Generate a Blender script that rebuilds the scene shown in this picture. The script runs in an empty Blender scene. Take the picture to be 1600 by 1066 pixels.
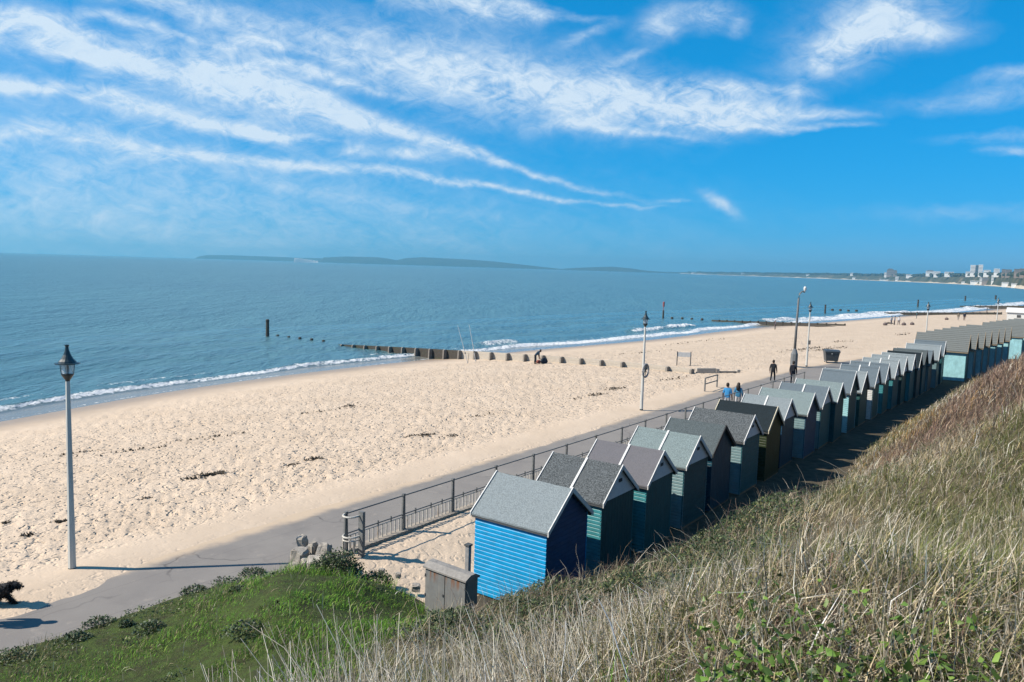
import bpy, math, random
import numpy as np
from math import sin, cos, pi, radians, atan2, hypot, exp
random.seed(7); RNG = np.random.default_rng(11)
SC = bpy.context.scene; COL = SC.collection

# ------------------------------------------------------------------ camera
F_PX, CAM_H = 1201.0, 8.5
ROLL = math.atan(.031); PITCH = math.atan(114.8*cos(ROLL)/F_PX)
FW = np.array([0, cos(PITCH), -sin(PITCH)]); UP0 = np.array([0, sin(PITCH), cos(PITCH)]); R0 = np.array([1., 0, 0])
RT = cos(ROLL)*R0+sin(ROLL)*UP0; UPV = -sin(ROLL)*R0+cos(ROLL)*UP0
CAMP = np.array([0, 0, CAM_H])
cam_d = bpy.data.cameras.new('camera'); cam = bpy.data.objects.new('camera', cam_d); COL.objects.link(cam)
import mathutils
M3 = mathutils.Matrix(((RT[0], UPV[0], -FW[0]), (RT[1], UPV[1], -FW[1]), (RT[2], UPV[2], -FW[2])))
cam.matrix_world = mathutils.Matrix.Translation(CAMP) @ M3.to_4x4()
cam_d.sensor_width = 36; cam_d.lens = 36*F_PX/1600; cam_d.clip_start = .1; cam_d.clip_end = 60000
SC.camera = cam
def ray(px, py):
    d = FW*F_PX+RT*(px-800)-UPV*(py-533); return d/np.linalg.norm(d)
def G(px, py, z=0.):                       # point of the survey: where a sight line meets the level z
    d = ray(px, py); return CAMP+d*((z-CAM_H)/d[2])

# ------------------------------------------------------------------ light
SUN_AZ = np.array([-.984, -.178]); SUN_EL = radians(42)
world = bpy.data.worlds.new('World'); SC.world = world; world.use_nodes = True
NT = world.node_tree; NT.nodes.clear()
sun_d = bpy.data.lights.new('sun', 'SUN'); sun_d.energy = 5.0; sun_d.angle = radians(.53); sun_d.color = (1, .90, .76)
sun = bpy.data.objects.new('sun', sun_d); COL.objects.link(sun)
sv = mathutils.Vector((SUN_AZ[0]*cos(SUN_EL), SUN_AZ[1]*cos(SUN_EL), sin(SUN_EL)))
sun.rotation_euler = sv.to_track_quat('Z', 'Y').to_euler()
SC.view_settings.view_transform = 'Standard'; SC.view_settings.look = 'None'
SC.view_settings.exposure = 0.80; SC.view_settings.gamma = 1; SC.view_settings.use_curve_mapping = False
SKY_STRENGTH = .10
HAZE = 1.15e-4
ALB = .75

class NG:                                   # tiny helper for node trees
    def __init__(s, t): s.t = t
    def n(s, typ, **k):
        n = s.t.nodes.new(typ)
        for a, v in k.items(): setattr(n, a, v)
        return n
    def put(s, sock, v):
        if v is None: return
        if isinstance(v, bpy.types.NodeSocket): s.t.links.new(v, sock)
        else: sock.default_value = v
    def m(s, op, a, b=None, c=None, clamp=False):
        n = s.n('ShaderNodeMath', operation=op, use_clamp=clamp)
        s.put(n.inputs[0], a); s.put(n.inputs[1], b); s.put(n.inputs[2], c)
        return n.outputs[0]
    def mix(s, f, a, b):
        n = s.n('ShaderNodeMix', data_type='RGBA'); s.put(n.inputs[0], f); s.put(n.inputs[6], a); s.put(n.inputs[7], b)
        return n.outputs[2]
    def dim(s, col): return s.mulc(col, ALB)
    def mulc(s, col, k):
        n = s.n('ShaderNodeMix', data_type='RGBA', blend_type='MULTIPLY'); n.inputs[0].default_value = 1; s.put(n.inputs[6], col); n.inputs[7].default_value = (k, k, k, 1); return n.outputs[2]
    def noise(s, vec, scale, detail=4, rough=.55, dist=0):
        n = s.n('ShaderNodeTexNoise'); s.put(n.inputs['Vector'], vec); n.inputs['Scale'].default_value = scale
        n.inputs['Detail'].default_value = detail; n.inputs['Roughness'].default_value = rough; n.inputs['Distortion'].default_value = dist
        return n.outputs['Fac']
    def mapr(s, v, a, b, c=0., d=1., smooth=False):
        n = s.n('ShaderNodeMapRange', interpolation_type='SMOOTHSTEP' if smooth else 'LINEAR'); s.put(n.inputs[0], v)
        for i, q in enumerate((a, b, c, d)): n.inputs[i+1].default_value = q
        return n.outputs[0]

def build_sky():
    g = NG(NT)
    sky = g.n('ShaderNodeTexSky', sky_type='NISHITA', sun_disc=False)
    sky.sun_elevation = SUN_EL; sky.sun_rotation = radians(259.7); sky.altitude = 0; sky.air_density = 1.0; sky.dust_density = 0.1; sky.ozone_density = 6.0
    tc = g.n('ShaderNodeTexCoord'); sep = g.n('ShaderNodeSeparateXYZ'); NT.links.new(tc.outputs['Generated'], sep.inputs[0])
    X, Y, Z = sep.outputs
    az = g.m('ARCTAN2', X, Y); el = g.m('ARCSINE', Z)
    # warp and fibre noise in direction space; fibres run with the streaks (down to the right)
    sk = g.m('MULTIPLY_ADD', az, .28, el)
    cv = g.n('ShaderNodeCombineXYZ'); g.put(cv.inputs[0], g.m('MULTIPLY', az, 1.0)); g.put(cv.inputs[1], g.m('MULTIPLY', sk, 3.4))
    vec = cv.outputs[0]
    cv2 = g.n('ShaderNodeCombineXYZ'); g.put(cv2.inputs[0], az); g.put(cv2.inputs[1], g.m('MULTIPLY', el, 1.6)); vec2 = cv2.outputs[0]
    cv3 = g.n('ShaderNodeCombineXYZ'); sk3 = g.m('MULTIPLY_ADD', az, -.45, el); g.put(cv3.inputs[0], az); g.put(cv3.inputs[1], g.m('MULTIPLY', sk3, 5)); vec3 = cv3.outputs[0]
    f1 = g.noise(vec, 8, 10, .64, .5); f2 = g.noise(vec2, 30, 9, .70, .9); f3 = g.noise(vec3, 9, 9, .66, 1.2)
    w1 = g.m('SUBTRACT', g.noise(vec2, 7, 3, .5), .5); w2 = g.m('SUBTRACT', g.noise(vec2, 30, 4, .6), .5)
    elw = g.m('ADD', el, g.m('ADD', g.m('MULTIPLY', w1, .035), g.m('MULTIPLY', w2, .014)))
    U = g.mapr(az, -.75, .75)
    total = None
    def dirs(px, py):
        d = ray(px, py); return atan2(d[0], d[1]), math.asin(d[2])
    def band(pts):                          # streak: (px, py, half-width px, opacity) along its line, as seen from the viewpoint
        nonlocal total
        q = [(dirs(p[0], p[1]), p[2]/F_PX, p[3]) for p in pts]
        c = g.n('ShaderNodeRGBCurve'); mp = c.mapping; mp.extend = 'HORIZONTAL'
        for ci, fn in ((0, lambda k: k[0][1]/.5), (1, lambda k: k[1]/.1), (2, lambda k: k[2])):
            cu = mp.curves[ci]; xs = [((k[0][0]+.75)/1.5, fn(k)) for k in q]
            e_ = xs[-1][1]+(xs[-1][1]-xs[-2][1])/(xs[-1][0]-xs[-2][0])*.05; xs = [(max(0., xs[0][0]-.03), xs[0][1] if ci < 2 else 0)]+xs+[(min(1., xs[-1][0]+.05), e_ if ci == 0 else xs[-1][1] if ci == 1 else 0)]
            cu.points[0].location = xs[0]; cu.points[1].location = xs[-1]
            for x in xs[1:-1]: cu.points.new(*x)
        mp.update()
        cc = g.n('ShaderNodeCombineXYZ')
        for i in range(3): g.put(cc.inputs[i], U)
        NT.links.new(cc.outputs[0], c.inputs['Color'])
        sp = g.n('ShaderNodeSeparateColor'); NT.links.new(c.outputs[0], sp.inputs[0])
        dd = g.m('DIVIDE', g.m('SUBTRACT', elw, g.m('MULTIPLY', sp.outputs[0], .5)), g.m('MAXIMUM', g.m('MULTIPLY', sp.outputs[1], .1), .001))
        mk = g.m('MULTIPLY', g.m('POWER', 2.718, g.m('MULTIPLY', g.m('MULTIPLY', dd, dd), -1.)), sp.outputs[2])
        total = mk if total is None else g.m('ADD', total, mk)
    def puff(px, py, rx, ry, ang, op):
        nonlocal total
        a, e = dirs(px, py); ca, sa = cos(ang), sin(ang)
        dx = g.m('SUBTRACT', az, a); dy = g.m('SUBTRACT', elw, e)
        u = g.m('ADD', g.m('MULTIPLY', dx, ca*F_PX/rx), g.m('MULTIPLY', dy, sa*F_PX/rx))
        v = g.m('ADD', g.m('MULTIPLY', dx, -sa*F_PX/ry), g.m('MULTIPLY', dy, ca*F_PX/ry))
        r = g.m('ADD', g.m('MULTIPLY', u, u), g.m('MULTIPLY', v, v))
        mk = g.m('MULTIPLY', g.m('POWER', 2.718, g.m('MULTIPLY', r, -1.)), op)
        total = mk if total is None else g.m('ADD', total, mk)
    band([(-40, 34, 14, 1.1), (40, 58, 13, 1.2), (130, 84, 13, 1.15), (230, 112, 14, 1.1), (320, 130, 20, 1.1), (430, 150, 26, 1.3), (520, 176, 20, 1.4), (600, 200, 15, 1.4), (690, 226, 11, 1.35), (745, 242, 8, 1.2), (830, 268, 6, .95), (900, 290, 4, .7), (945, 300, 3, .35)])
    band([(150, 80, 16, .8), (260, 92, 22, .95), (360, 112, 22, 1.0), (450, 140, 16, .8)])
    band([(-40, 122, 11, 1.1), (60, 142, 12, 1.2), (105, 143, 8, .7), (150, 150, 14, 1.2), (250, 174, 12, 1.2), (350, 192, 11, 1.25), (430, 205, 9, 1.1), (490, 214, 4, .5)])
    band([(-40, 222, 14, .7), (60, 210, 13, .8), (150, 218, 14, .85), (250, 234, 13, .95), (330, 245, 11, 1.0), (440, 256, 8, 1.0), (520, 263, 7, 1.0), (620, 273, 6, 1.1), (760, 292, 5, 1.0), (880, 311, 4, .7), (970, 319, 2.5, .4)])
    band([(190, -10, 14, .8), (300, 18, 18, .85), (380, 38, 18, .7), (480, 60, 24, .7), (560, 85, 36, .75), (660, 115, 44, 1.0), (760, 135, 42, 1.25), (860, 148, 40, 1.5), (980, 160, 38, 1.6), (1090, 172, 30, 1.6), (1200, 178, 17, 1.4), (1290, 180, 7, .7)])
    band([(640, -20, 24, 1.1), (720, 2, 24, 1.4), (790, 12, 20, 1.3), (840, 20, 12, 1.0), (885, 26, 5, .5)])
    band([(-20, 22, 14, .9), (60, 32, 15, 1.0), (120, 46, 12, 1.0), (155, 56, 5, .5)])
    band([(185, 32, 8, .9), (250, 46, 9, .9), (290, 58, 5, .5)]); band([(350, 70, 14, .7), (420, 72, 13, 1.1), (465, 80, 6, .6)])
    band([(440, 104, 9, 1.0), (520, 122, 11, 1.1), (575, 136, 6, .7)])
    band([(900, 196, 9, .7), (970, 206, 8, .9), (1030, 212, 5, .6)])
    band([(1080, 192, 6, .7), (1180, 198, 6, .8), (1285, 198, 4, .5)])
    band([(1060, 140, 14, .6), (1140, 138, 13, .9), (1200, 146, 9, .7)])
    puff(620, 75, 260, 55, -.12, .34); puff(230, 125, 330, 46, -.2, .40); puff(120, 185, 260, 30, -.12, .26); puff(150, 250, 300, 30, 0, .14)
    puff(1360, 55, 80, 26, .35, 1.15); puff(1300, 88, 40, 18, .5, .8); puff(1430, 48, 58, 17, -.1, .9); puff(1365, 12, 40, 20, .2, .8); puff(1310, 55, 90, 50, .3, .22)
    puff(1035, 30, 34, 18, .4, .9); puff(1110, 20, 36, 14, -.1, .85); puff(1155, 42, 12, 10, 0, .7); puff(920, 55, 40, 7, .3, .45); puff(985, 90, 40, 6, .5, .4)
    puff(650, 244, 40, 9, .05, 1.0); puff(560, 237, 25, 9, 0, .9); puff(1126, 320, 24, 8, -.55, 1.1); puff(1050, 317, 26, 3, 0, .35)
    puff(1545, 155, 95, 12, 0, .5); puff(1580, 122, 40, 8, 0, .6); puff(1565, 212, 60, 7, 0, .45); puff(1590, 233, 35, 5, 0, .6); puff(1540, 330, 120, 10, 0, .25)
    puff(1245, 150, 14, 10, 0, .6); puff(-60, 345, 680, 100, 0, .80); puff(150, 258, 50, 10, .4, .4); puff(560, 310, 200, 8, -.1, .22)
    # the rest of the sky carries the same thin cirrus
    far = g.m('MULTIPLY', g.mapr(g.m('ABSOLUTE', az), .68, 1.0, 0, 1, True), g.mapr(g.noise(vec, 2.2, 4, .6), .42, .72, 0, .8, True))
    far = g.m('MULTIPLY', far, g.mapr(el, .08, .3, 0, 1, True))
    total = g.m('ADD', total, far)
    fib = g.m('ADD', g.m('MULTIPLY', f1, .75), g.m('ADD', g.m('MULTIPLY', f2, .60), g.m('MULTIPLY', f3, .30)))
    fib = g.mapr(fib, .58, 1.05, .10, 1.5)
    a = g.m('MULTIPLY', g.m('MULTIPLY', total, 1.18), fib)
    a = g.mapr(a, .02, 1.6, 0, 1, False); a = g.m('MULTIPLY', a, g.mapr(f2, .35, .62, .80, 1.06)); a = g.m('POWER', a, .9)
    a = g.m('MINIMUM', a, .97)
    sc = g.n('ShaderNodeSeparateColor'); NT.links.new(sky.outputs[0], sc.inputs[0]); cc = g.n('ShaderNodeCombineColor')   # one grade for the whole sky: deep clear azure
    for k, (gain, pw) in enumerate(SKY_GRADE):
        g.put(cc.inputs[k], g.m('MULTIPLY', g.m('POWER', g.m('MULTIPLY', sc.outputs[k], .1), pw), gain/SKY_STRENGTH))
    cloud = (CLOUD_V*.72, CLOUD_V*.86, CLOUD_V*1.0, 1)
    col = g.mix(a, cc.outputs[0], cloud)
    bg = g.n('ShaderNodeBackground'); g.put(bg.inputs[0], col); bg.inputs[1].default_value = SKY_STRENGTH
    out = g.n('ShaderNodeOutputWorld'); NT.links.new(bg.outputs[0], out.inputs[0])
SKY_GRADE, CLOUD_V = ((.336, 2.6), (.344, .52), (.63, .55)), 5.55
build_sky()
world.cycles.sampling_method = 'MANUAL'; world.cycles.sample_map_resolution = 1024

# ------------------------------------------------------------------ helpers
AS, AC = .5752, .8180                       # the promenade runs along (AS, AC); t counts inland (to the right) from the viewpoint
ROWROT = -atan2(AS, AC)
def W(s, t, z=0.): return (s*AS+t*AC, s*AC-t*AS, z)
def ST(p): return p[0]*AS+p[1]*AC, p[0]*AC-p[1]*AS

def _h(ix, iy, seed):
    a = np.sin(ix*127.1+iy*311.7+seed*74.7)*43758.5453
    return a-np.floor(a)
def vnoise(x, y, seed=0):
    ix, iy = np.floor(x), np.floor(y); fx, fy = x-ix, y-iy
    fx = fx*fx*(3-2*fx); fy = fy*fy*(3-2*fy)
    a = _h(ix, iy, seed); b = _h(ix+1, iy, seed); c = _h(ix, iy+1, seed); d = _h(ix+1, iy+1, seed)
    return a+(b-a)*fx+(c-a)*fy+(a-b-c+d)*fx*fy
def fbm(x, y, o=4, seed=0, g=.5):
    r = 0; amp = 1; tot = 0
    for i in range(o):
        r = r+amp*vnoise(x*2**i, y*2**i, seed+i); tot += amp; amp *= g
    return r/tot
def sstep(a, b, x):
    u = np.clip((x-a)/(b-a), 0, 1); return u*u*(3-2*u)

def newmat(name, rough=.7, spec=.3):
    m = bpy.data.materials.new(name); m.use_nodes = True
    b = m.node_tree.nodes['Principled BSDF']; b.inputs['Roughness'].default_value = rough; b.inputs['Specular IOR Level'].default_value = spec
    return m, NG(m.node_tree), b
def nmat(name, c1, c2=None, scale=6., rough=.75, spec=.25, bump=0., bscale=40., stretch=(1, 1, 1), lo=.35, hi=.65, c3=None, s3=1.2, metal=0.):
    m, g, b = newmat(name, rough, spec)
    c2 = c2 or tuple(v*.8 for v in c1)
    tc = g.n('ShaderNodeTexCoord'); mp = g.n('ShaderNodeMapping'); mp.inputs['Scale'].default_value = stretch
    g.put(mp.inputs[0], tc.outputs['Object'])
    oi = g.n('ShaderNodeObjectInfo'); av = g.n('ShaderNodeVectorMath', operation='ADD'); cx = g.n('ShaderNodeCombineXYZ')
    g.put(cx.inputs[0], g.m('MULTIPLY', oi.outputs['Random'], 37.)); g.put(av.inputs[0], mp.outputs[0]); g.put(av.inputs[1], cx.outputs[0]); v = av.outputs[0]
    f = g.mapr(g.noise(v, scale, 6, .62), lo, hi)
    col = g.mix(f, (*c1, 1), (*c2, 1))
    if c3: col = g.mix(g.mapr(g.noise(v, s3, 4, .6), .55, .72), col, (*c3, 1))
    g.put(b.inputs['Base Color'], g.dim(col)); b.inputs['Metallic'].default_value = metal
    if bump:
        bn = g.n('ShaderNodeBump'); bn.inputs['Strength'].default_value = bump; bn.inputs['Distance'].default_value = .02
        g.put(bn.inputs['Height'], g.noise(v, bscale, 5, .6)); g.put(b.inputs['Normal'], bn.outputs[0])
    return m
def cmat(name, rough=.8, spec=.2, trans=0.):
    m, g, b = newmat(name, rough, spec)
    a = g.n('ShaderNodeAttribute', attribute_name='Col'); cd_ = g.dim(a.outputs['Color']); g.put(b.inputs['Base Color'], cd_)
    if trans:
        t = g.n('ShaderNodeBsdfTranslucent'); g.put(t.inputs[0], cd_); mx = g.n('ShaderNodeMixShader'); mx.inputs[0].default_value = trans
        out = g.t.nodes['Material Output']; g.t.links.new(b.outputs[0], mx.inputs[1]); g.t.links.new(t.outputs[0], mx.inputs[2]); g.t.links.new(mx.outputs[0], out.inputs[0])
    return m

def np_mesh(name, verts, quads=None, tris=None, col=None, smooth=False):
    me = bpy.data.meshes.new(name); verts = np.asarray(verts, np.float32)
    nq = 0 if quads is None else len(quads); nt = 0 if tris is None else len(tris)
    me.vertices.add(len(verts)); me.vertices.foreach_set('co', verts.ravel())
    li = np.concatenate([np.asarray(a, np.int32).ravel() for a in (quads, tris) if a is not None and len(a)])
    me.loops.add(len(li)); me.loops.foreach_set('vertex_index', li)
    st = np.concatenate([np.arange(nq)*4, nq*4+np.arange(nt)*3]).astype(np.int32)
    me.polygons.add(nq+nt); me.polygons.foreach_set('loop_start', st)
    if smooth: me.polygons.foreach_set('use_smooth', np.ones(nq+nt, bool))
    me.update(calc_edges=True)
    if col is not None:
        a = me.color_attributes.new('Col', 'FLOAT_COLOR', 'POINT'); c = np.ones((len(verts), 4), np.float32); c[:, :3] = col
        a.data.foreach_set('color', c.ravel())
    return me
def link(name, me, mat=None, parent=None, loc=None, rz=None, kind=None):
    o = bpy.data.objects.new(name, me); COL.objects.link(o)
    if mat is not None and me is not None: me.materials.append(mat)
    if parent is not None: o.parent = parent
    if loc is not None: o.location = loc
    if rz is not None: o.rotation_euler = (0, 0, rz)
    if kind: o['kind'] = kind
    return o
def tag(o, label, cat, group=None):
    o['label'] = label; o['category'] = cat
    if group: o['group'] = group
    return o
def thing(name, label, cat, loc, rz=0, group=None):
    return tag(link(name, None, None, None, loc, rz), label, cat, group)
class MB:
    def __init__(s): s.v = []; s.f = []
    def add(s, vs, fs):
        n = len(s.v); s.v += [tuple(v) for v in vs]; s.f += [tuple(i+n for i in f) for f in fs]; return s
    def box(s, x0, x1, y0, y1, z0, z1):
        return s.add([(x0, y0, z0), (x1, y0, z0), (x1, y1, z0), (x0, y1, z0), (x0, y0, z1), (x1, y0, z1), (x1, y1, z1), (x0, y1, z1)],
                     [(0, 3, 2, 1), (4, 5, 6, 7), (0, 1, 5, 4), (1, 2, 6, 5), (2, 3, 7, 6), (3, 0, 4, 7)])
    def prism(s, prof, axis, a, b):         # prof: list of (u, v); axis 'x': u->y v->z; 'y': u->x v->z; 'z': u->x v->y
        n = len(prof)
        def p(u, v, w): return (w, u, v) if axis == 'x' else (u, w, v) if axis == 'y' else (u, v, w)
        vs = [p(u, v, a) for u, v in prof]+[p(u, v, b) for u, v in prof]
        fs = [tuple(range(n))[::-1], tuple(range(n, 2*n))]+[(i, (i+1) % n, n+(i+1) % n, n+i) for i in range(n)]
        return s.add(vs, fs)
    def lathe(s, prof, n=10, cx=0, cy=0):   # prof: (r, z) bottom to top
        vs = []; fs = []
        for r, z in prof:
            for k in range(n): vs.append((cx+r*cos(2*pi*k/n), cy+r*sin(2*pi*k/n), z))
        for i in range(len(prof)-1):
            for k in range(n): fs.append((i*n+k, i*n+(k+1) % n, (i+1)*n+(k+1) % n, (i+1)*n+k))
        fs.append(tuple(range(n))[::-1]); fs.append(tuple((len(prof)-1)*n+k for k in range(n)))
        return s.add(vs, fs)
    def tube(s, pts, r, n=6):
        pts = [mathutils.Vector(p) for p in pts]; rs = r if isinstance(r, (list, tuple)) else [r]*len(pts); vs = []; fs = []
        for i, p in enumerate(pts):
            d = (pts[min(i+1, len(pts)-1)]-pts[max(i-1, 0)]).normalized(); a = d.cross(mathutils.Vector((0, 0, 1)))
            if a.length < .05: a = d.cross(mathutils.Vector((1, 0, 0)))
            a.normalize(); b = d.cross(a)
            for k in range(n): vs.append(p+a*(rs[i]*cos(2*pi*k/n))+b*(rs[i]*sin(2*pi*k/n)))
        for i in range(len(pts)-1):
            for k in range(n): fs.append((i*n+k, i*n+(k+1) % n, (i+1)*n+(k+1) % n, (i+1)*n+k))
        fs.append(tuple(range(n))[::-1]); fs.append(tuple((len(pts)-1)*n+k for k in range(n)))
        return s.add(vs, fs)
    def mesh(s, name='m', smooth=False):
        me = bpy.data.meshes.new(name); me.from_pydata(s.v, [], s.f); me.update()
        import bmesh
        b = bmesh.new(); b.from_mesh(me); bmesh.ops.recalc_face_normals(b, faces=b.faces); b.to_mesh(me); b.free()
        if smooth:
            for p in me.polygons: p.use_smooth = True
        return me
    def obj(s, name, mat, parent=None, smooth=False, **k): return link(name, s.mesh(name, smooth), mat, parent, **k)

# ------------------------------------------------------------------ lie of the land
SHORE = np.array([(-62, -60), (-50, -20), (-42, 10), (-37.5, 30), (-33.5, 42), (-30.8, 49), (-28.0, 57), (-22.5, 67.4), (-15.5, 77.5), (-8.6, 86), (-1.5, 93.5), (5.1, 100.9), (12, 108.3), (19.4, 116), (31, 131),
                  (42.9, 147), (59, 165), (76, 182.7), (92, 200), (108.5, 217.8), (128, 237), (150, 258), (192, 305), (240, 363), (330, 465), (430, 580), (600, 790)], float)
def smooth_line(P, step):
    for _ in range(2):
        Q = [P[0]]
        for a, b in zip(P[:-1], P[1:]): Q += [a*.75+b*.25, a*.25+b*.75]
        P = np.array(Q+[P[-1]])
    L = np.r_[0, np.cumsum(np.hypot(*np.diff(P, axis=0).T))]; q = np.arange(0, L[-1], step)
    return np.c_[np.interp(q, L, P[:, 0]), np.interp(q, L, P[:, 1])]
SH = smooth_line(SHORE, 4.0)
def line_dist(x, y, L):                     # signed distance to a polyline, + on its right-hand side
    x = np.asarray(x, float); y = np.asarray(y, float); best = np.full(x.shape, 1e9); sg = np.ones(x.shape)
    for (x0, y0), (x1, y1) in zip(L[:-1], L[1:]):
        dx, dy = x1-x0, y1-y0; l2 = dx*dx+dy*dy
        u = np.clip(((x-x0)*dx+(y-y0)*dy)/l2, 0, 1); ex, ey = x-x0-u*dx, y-y0-u*dy; d = ex*ex+ey*ey
        c = d < best; best = np.where(c, d, best); sg = np.where(c, np.where(dy*(x-x0)-dx*(y-y0) > 0, 1, -1), sg)
    return np.sqrt(best)*sg
def prom_left(s): return np.interp(s, [-60, 0, 30, 60, 75, 100, 143, 190, 260, 400], [-20.6, -20.45, -20.1, -19.9, -19.0, -14.6, -8.6, -2, 9, 40])
def fence_t(s): return np.interp(s, [-60, 14, 20, 30, 44, 60, 75, 100, 143, 190, 260, 400], [-16.6, -16.45, -16.35, -16.1, -15.8, -15.3, -14.4, -10.6, -4.6, 2, 13, 44])
def terrace_z(s): return -.55+.12*sstep(68, 77, s)
def sand_z(x, y, detail=True):
    x = np.asarray(x, float); y = np.asarray(y, float); s, t = ST((x, y))
    q = line_dist(x, y, SH); e = t-prom_left(s)
    wob = (fbm(s*.12, t*.12, 3, 5)-.5)*1.5+(fbm(s*.7, t*.7, 3, 9)-.5)*.5-.25*sstep(16, 6, s)+(fbm(s*2.2, t*2.2, 2, 19)-.5)*.22
    p = np.maximum(-e-.0, 0); qq = np.maximum(q, 0); r = p/(p+qq+1e-6)
    z = -2*r**1.75+np.where(q < 0, q*.05, 0)
    z = z+np.interp(np.where(e < 2, e+wob, 9), [-3, -1.2, -.3, .3, .9, 1.5], [.05, .10, .04, -.02, -.07, -.09])*sstep(.0, 6, q)
    ter = sstep(-.05, .2, t-fence_t(s)); z = z*(1-ter)+ter*(.02+(terrace_z(s)-.02)*sstep(.1, 3.4, t-fence_t(s))*sstep(10, 15, s)+.06*(fbm(s*.5, t*.5, 3, 3)-.5))
    if detail:
        am = .13*sstep(2.0, 9, q)*np.clip(.04+.96*sstep(1.1, 2.6, -e), 0, 1)*sstep(240, 60, np.hypot(x, y))*(.55+.9*fbm(s*.15, t*.15, 2, 31))
        am = np.where(e > 2, .05*ter, am)
        wx = x+.25*fbm(x*1.3, y*1.3, 2, 71); wy = y+.25*fbm(x*1.3, y*1.3, 2, 81)
        n = .30*vnoise(wx*1.7, wy*1.7, 21)+.45*vnoise(wx*3.6, wy*3.6, 22)+.25*vnoise(wx*7.5, wy*7.5, 23)
        n = np.abs(n-.5)*2
        z = z+am*(np.sqrt(n)-.5)
    return z
TOE = np.array([(-40, -18.2), (6.6, -17.75), (8.2, -17.42), (10.4, -17.43), (11.7, -17.23), (13.1, -17), (13.9, -16.7), (14.05, -15.2), (14.7, -13.9), (14.6, -12.9), (15.2, -11.5), (16.6, -10.4), (18.9, -10.2), (20.8, -9.8),
                (24.5, -8.7), (28.8, -8.45), (37, -7.75), (44, -7.6), (51.5, -7.3), (60, -6.9), (71.5, -6.4), (83, -4.5), (102, -2.1), (142, 3), (202, 14)], float)
def toe_d(s, t): return line_dist(s, t, TOE)   # in (s, t) t grows inland = right-hand side reversed
_sg = 1 if line_dist(np.array([0.]), np.array([0.]), TOE)[0] > 0 else -1
def hill_z(s, t, detail=True):
    s = np.asarray(s, float); t = np.asarray(t, float); d = _sg*toe_d(s, t)
    z1 = np.interp(d, [-6, -1, 0, 1, 3, 5, 7.5, 10, 12, 14, 16, 18, 22, 40], [-1.5, -.35, 0, .14, .34, .62, 1.25, 2.6, 3.95, 5.15, 6.3, 6.85, 7.2, 8])
    a = .62*(d-.8*sstep(17, 21, s)*sstep(46, 34, s)-1.1*np.exp(-((s-26)/5.)**2)); b = 6.75+.05*d; z2 = np.where(d < 0, d*.35, -np.log(np.exp(-a*2)+np.exp(-b*2)+1e-12)/2)
    w = sstep(5, 18, s); z1 = z1+.8*sstep(-2.6, -.5, t)*sstep(13, 5, s)*sstep(.8, 3.2, s); z = z1*(1-w)+z2*w-.5*sstep(13.2, 16.5, s)*sstep(9, 2, d)-.85*np.exp(-((s-12.9)/2.3)**2-((t+11.0)/2.0)**2)-.22*np.exp(-((s-13.1)/1.1)**2-((t+16.5)/1.3)**2)
    if detail:
        k = sstep(.3, 3.5, d)
        z = z+k*(1-.62*sstep(16, 13, s)*sstep(9.5, 6.5, d))*((fbm(s*.35, t*.35, 3, 41)-.5)*.9+(fbm(s*1.3, t*1.3, 3, 51)-.5)*.35)*np.clip(np.hypot(s, t)/6, .25, 1)
    return z

def polar(az0, az1, na, r0, r1, nr):
    az = np.radians(np.linspace(az0, az1, na)); r = np.exp(np.linspace(math.log(r0), math.log(r1), nr))
    A, R = np.meshgrid(az, r); return R*np.sin(A), R*np.cos(A)
def gridq(nr, na):
    i = np.arange(nr-1)[:, None]*na+np.arange(na-1)[None, :]; i = i.ravel()
    return np.c_[i, i+1, i+na+1, i+na]
def grid_obj(name, X, Y, Z, keep, mat, col=None, kind='structure'):
    nr, na = X.shape; q = gridq(nr, na)
    q = q[keep.ravel()[q].any(axis=1)]; used = np.unique(q); mp = np.full(nr*na, -1); mp[used] = np.arange(len(used))
    v = np.c_[X.ravel(), Y.ravel(), Z.ravel()][used]
    me = np_mesh(name, v, mp[q][:, ::-1] if False else mp[q], None, None if col is None else col.reshape(-1, 3)[used], True)
    return link(name, me, mat, kind=kind)

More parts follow.
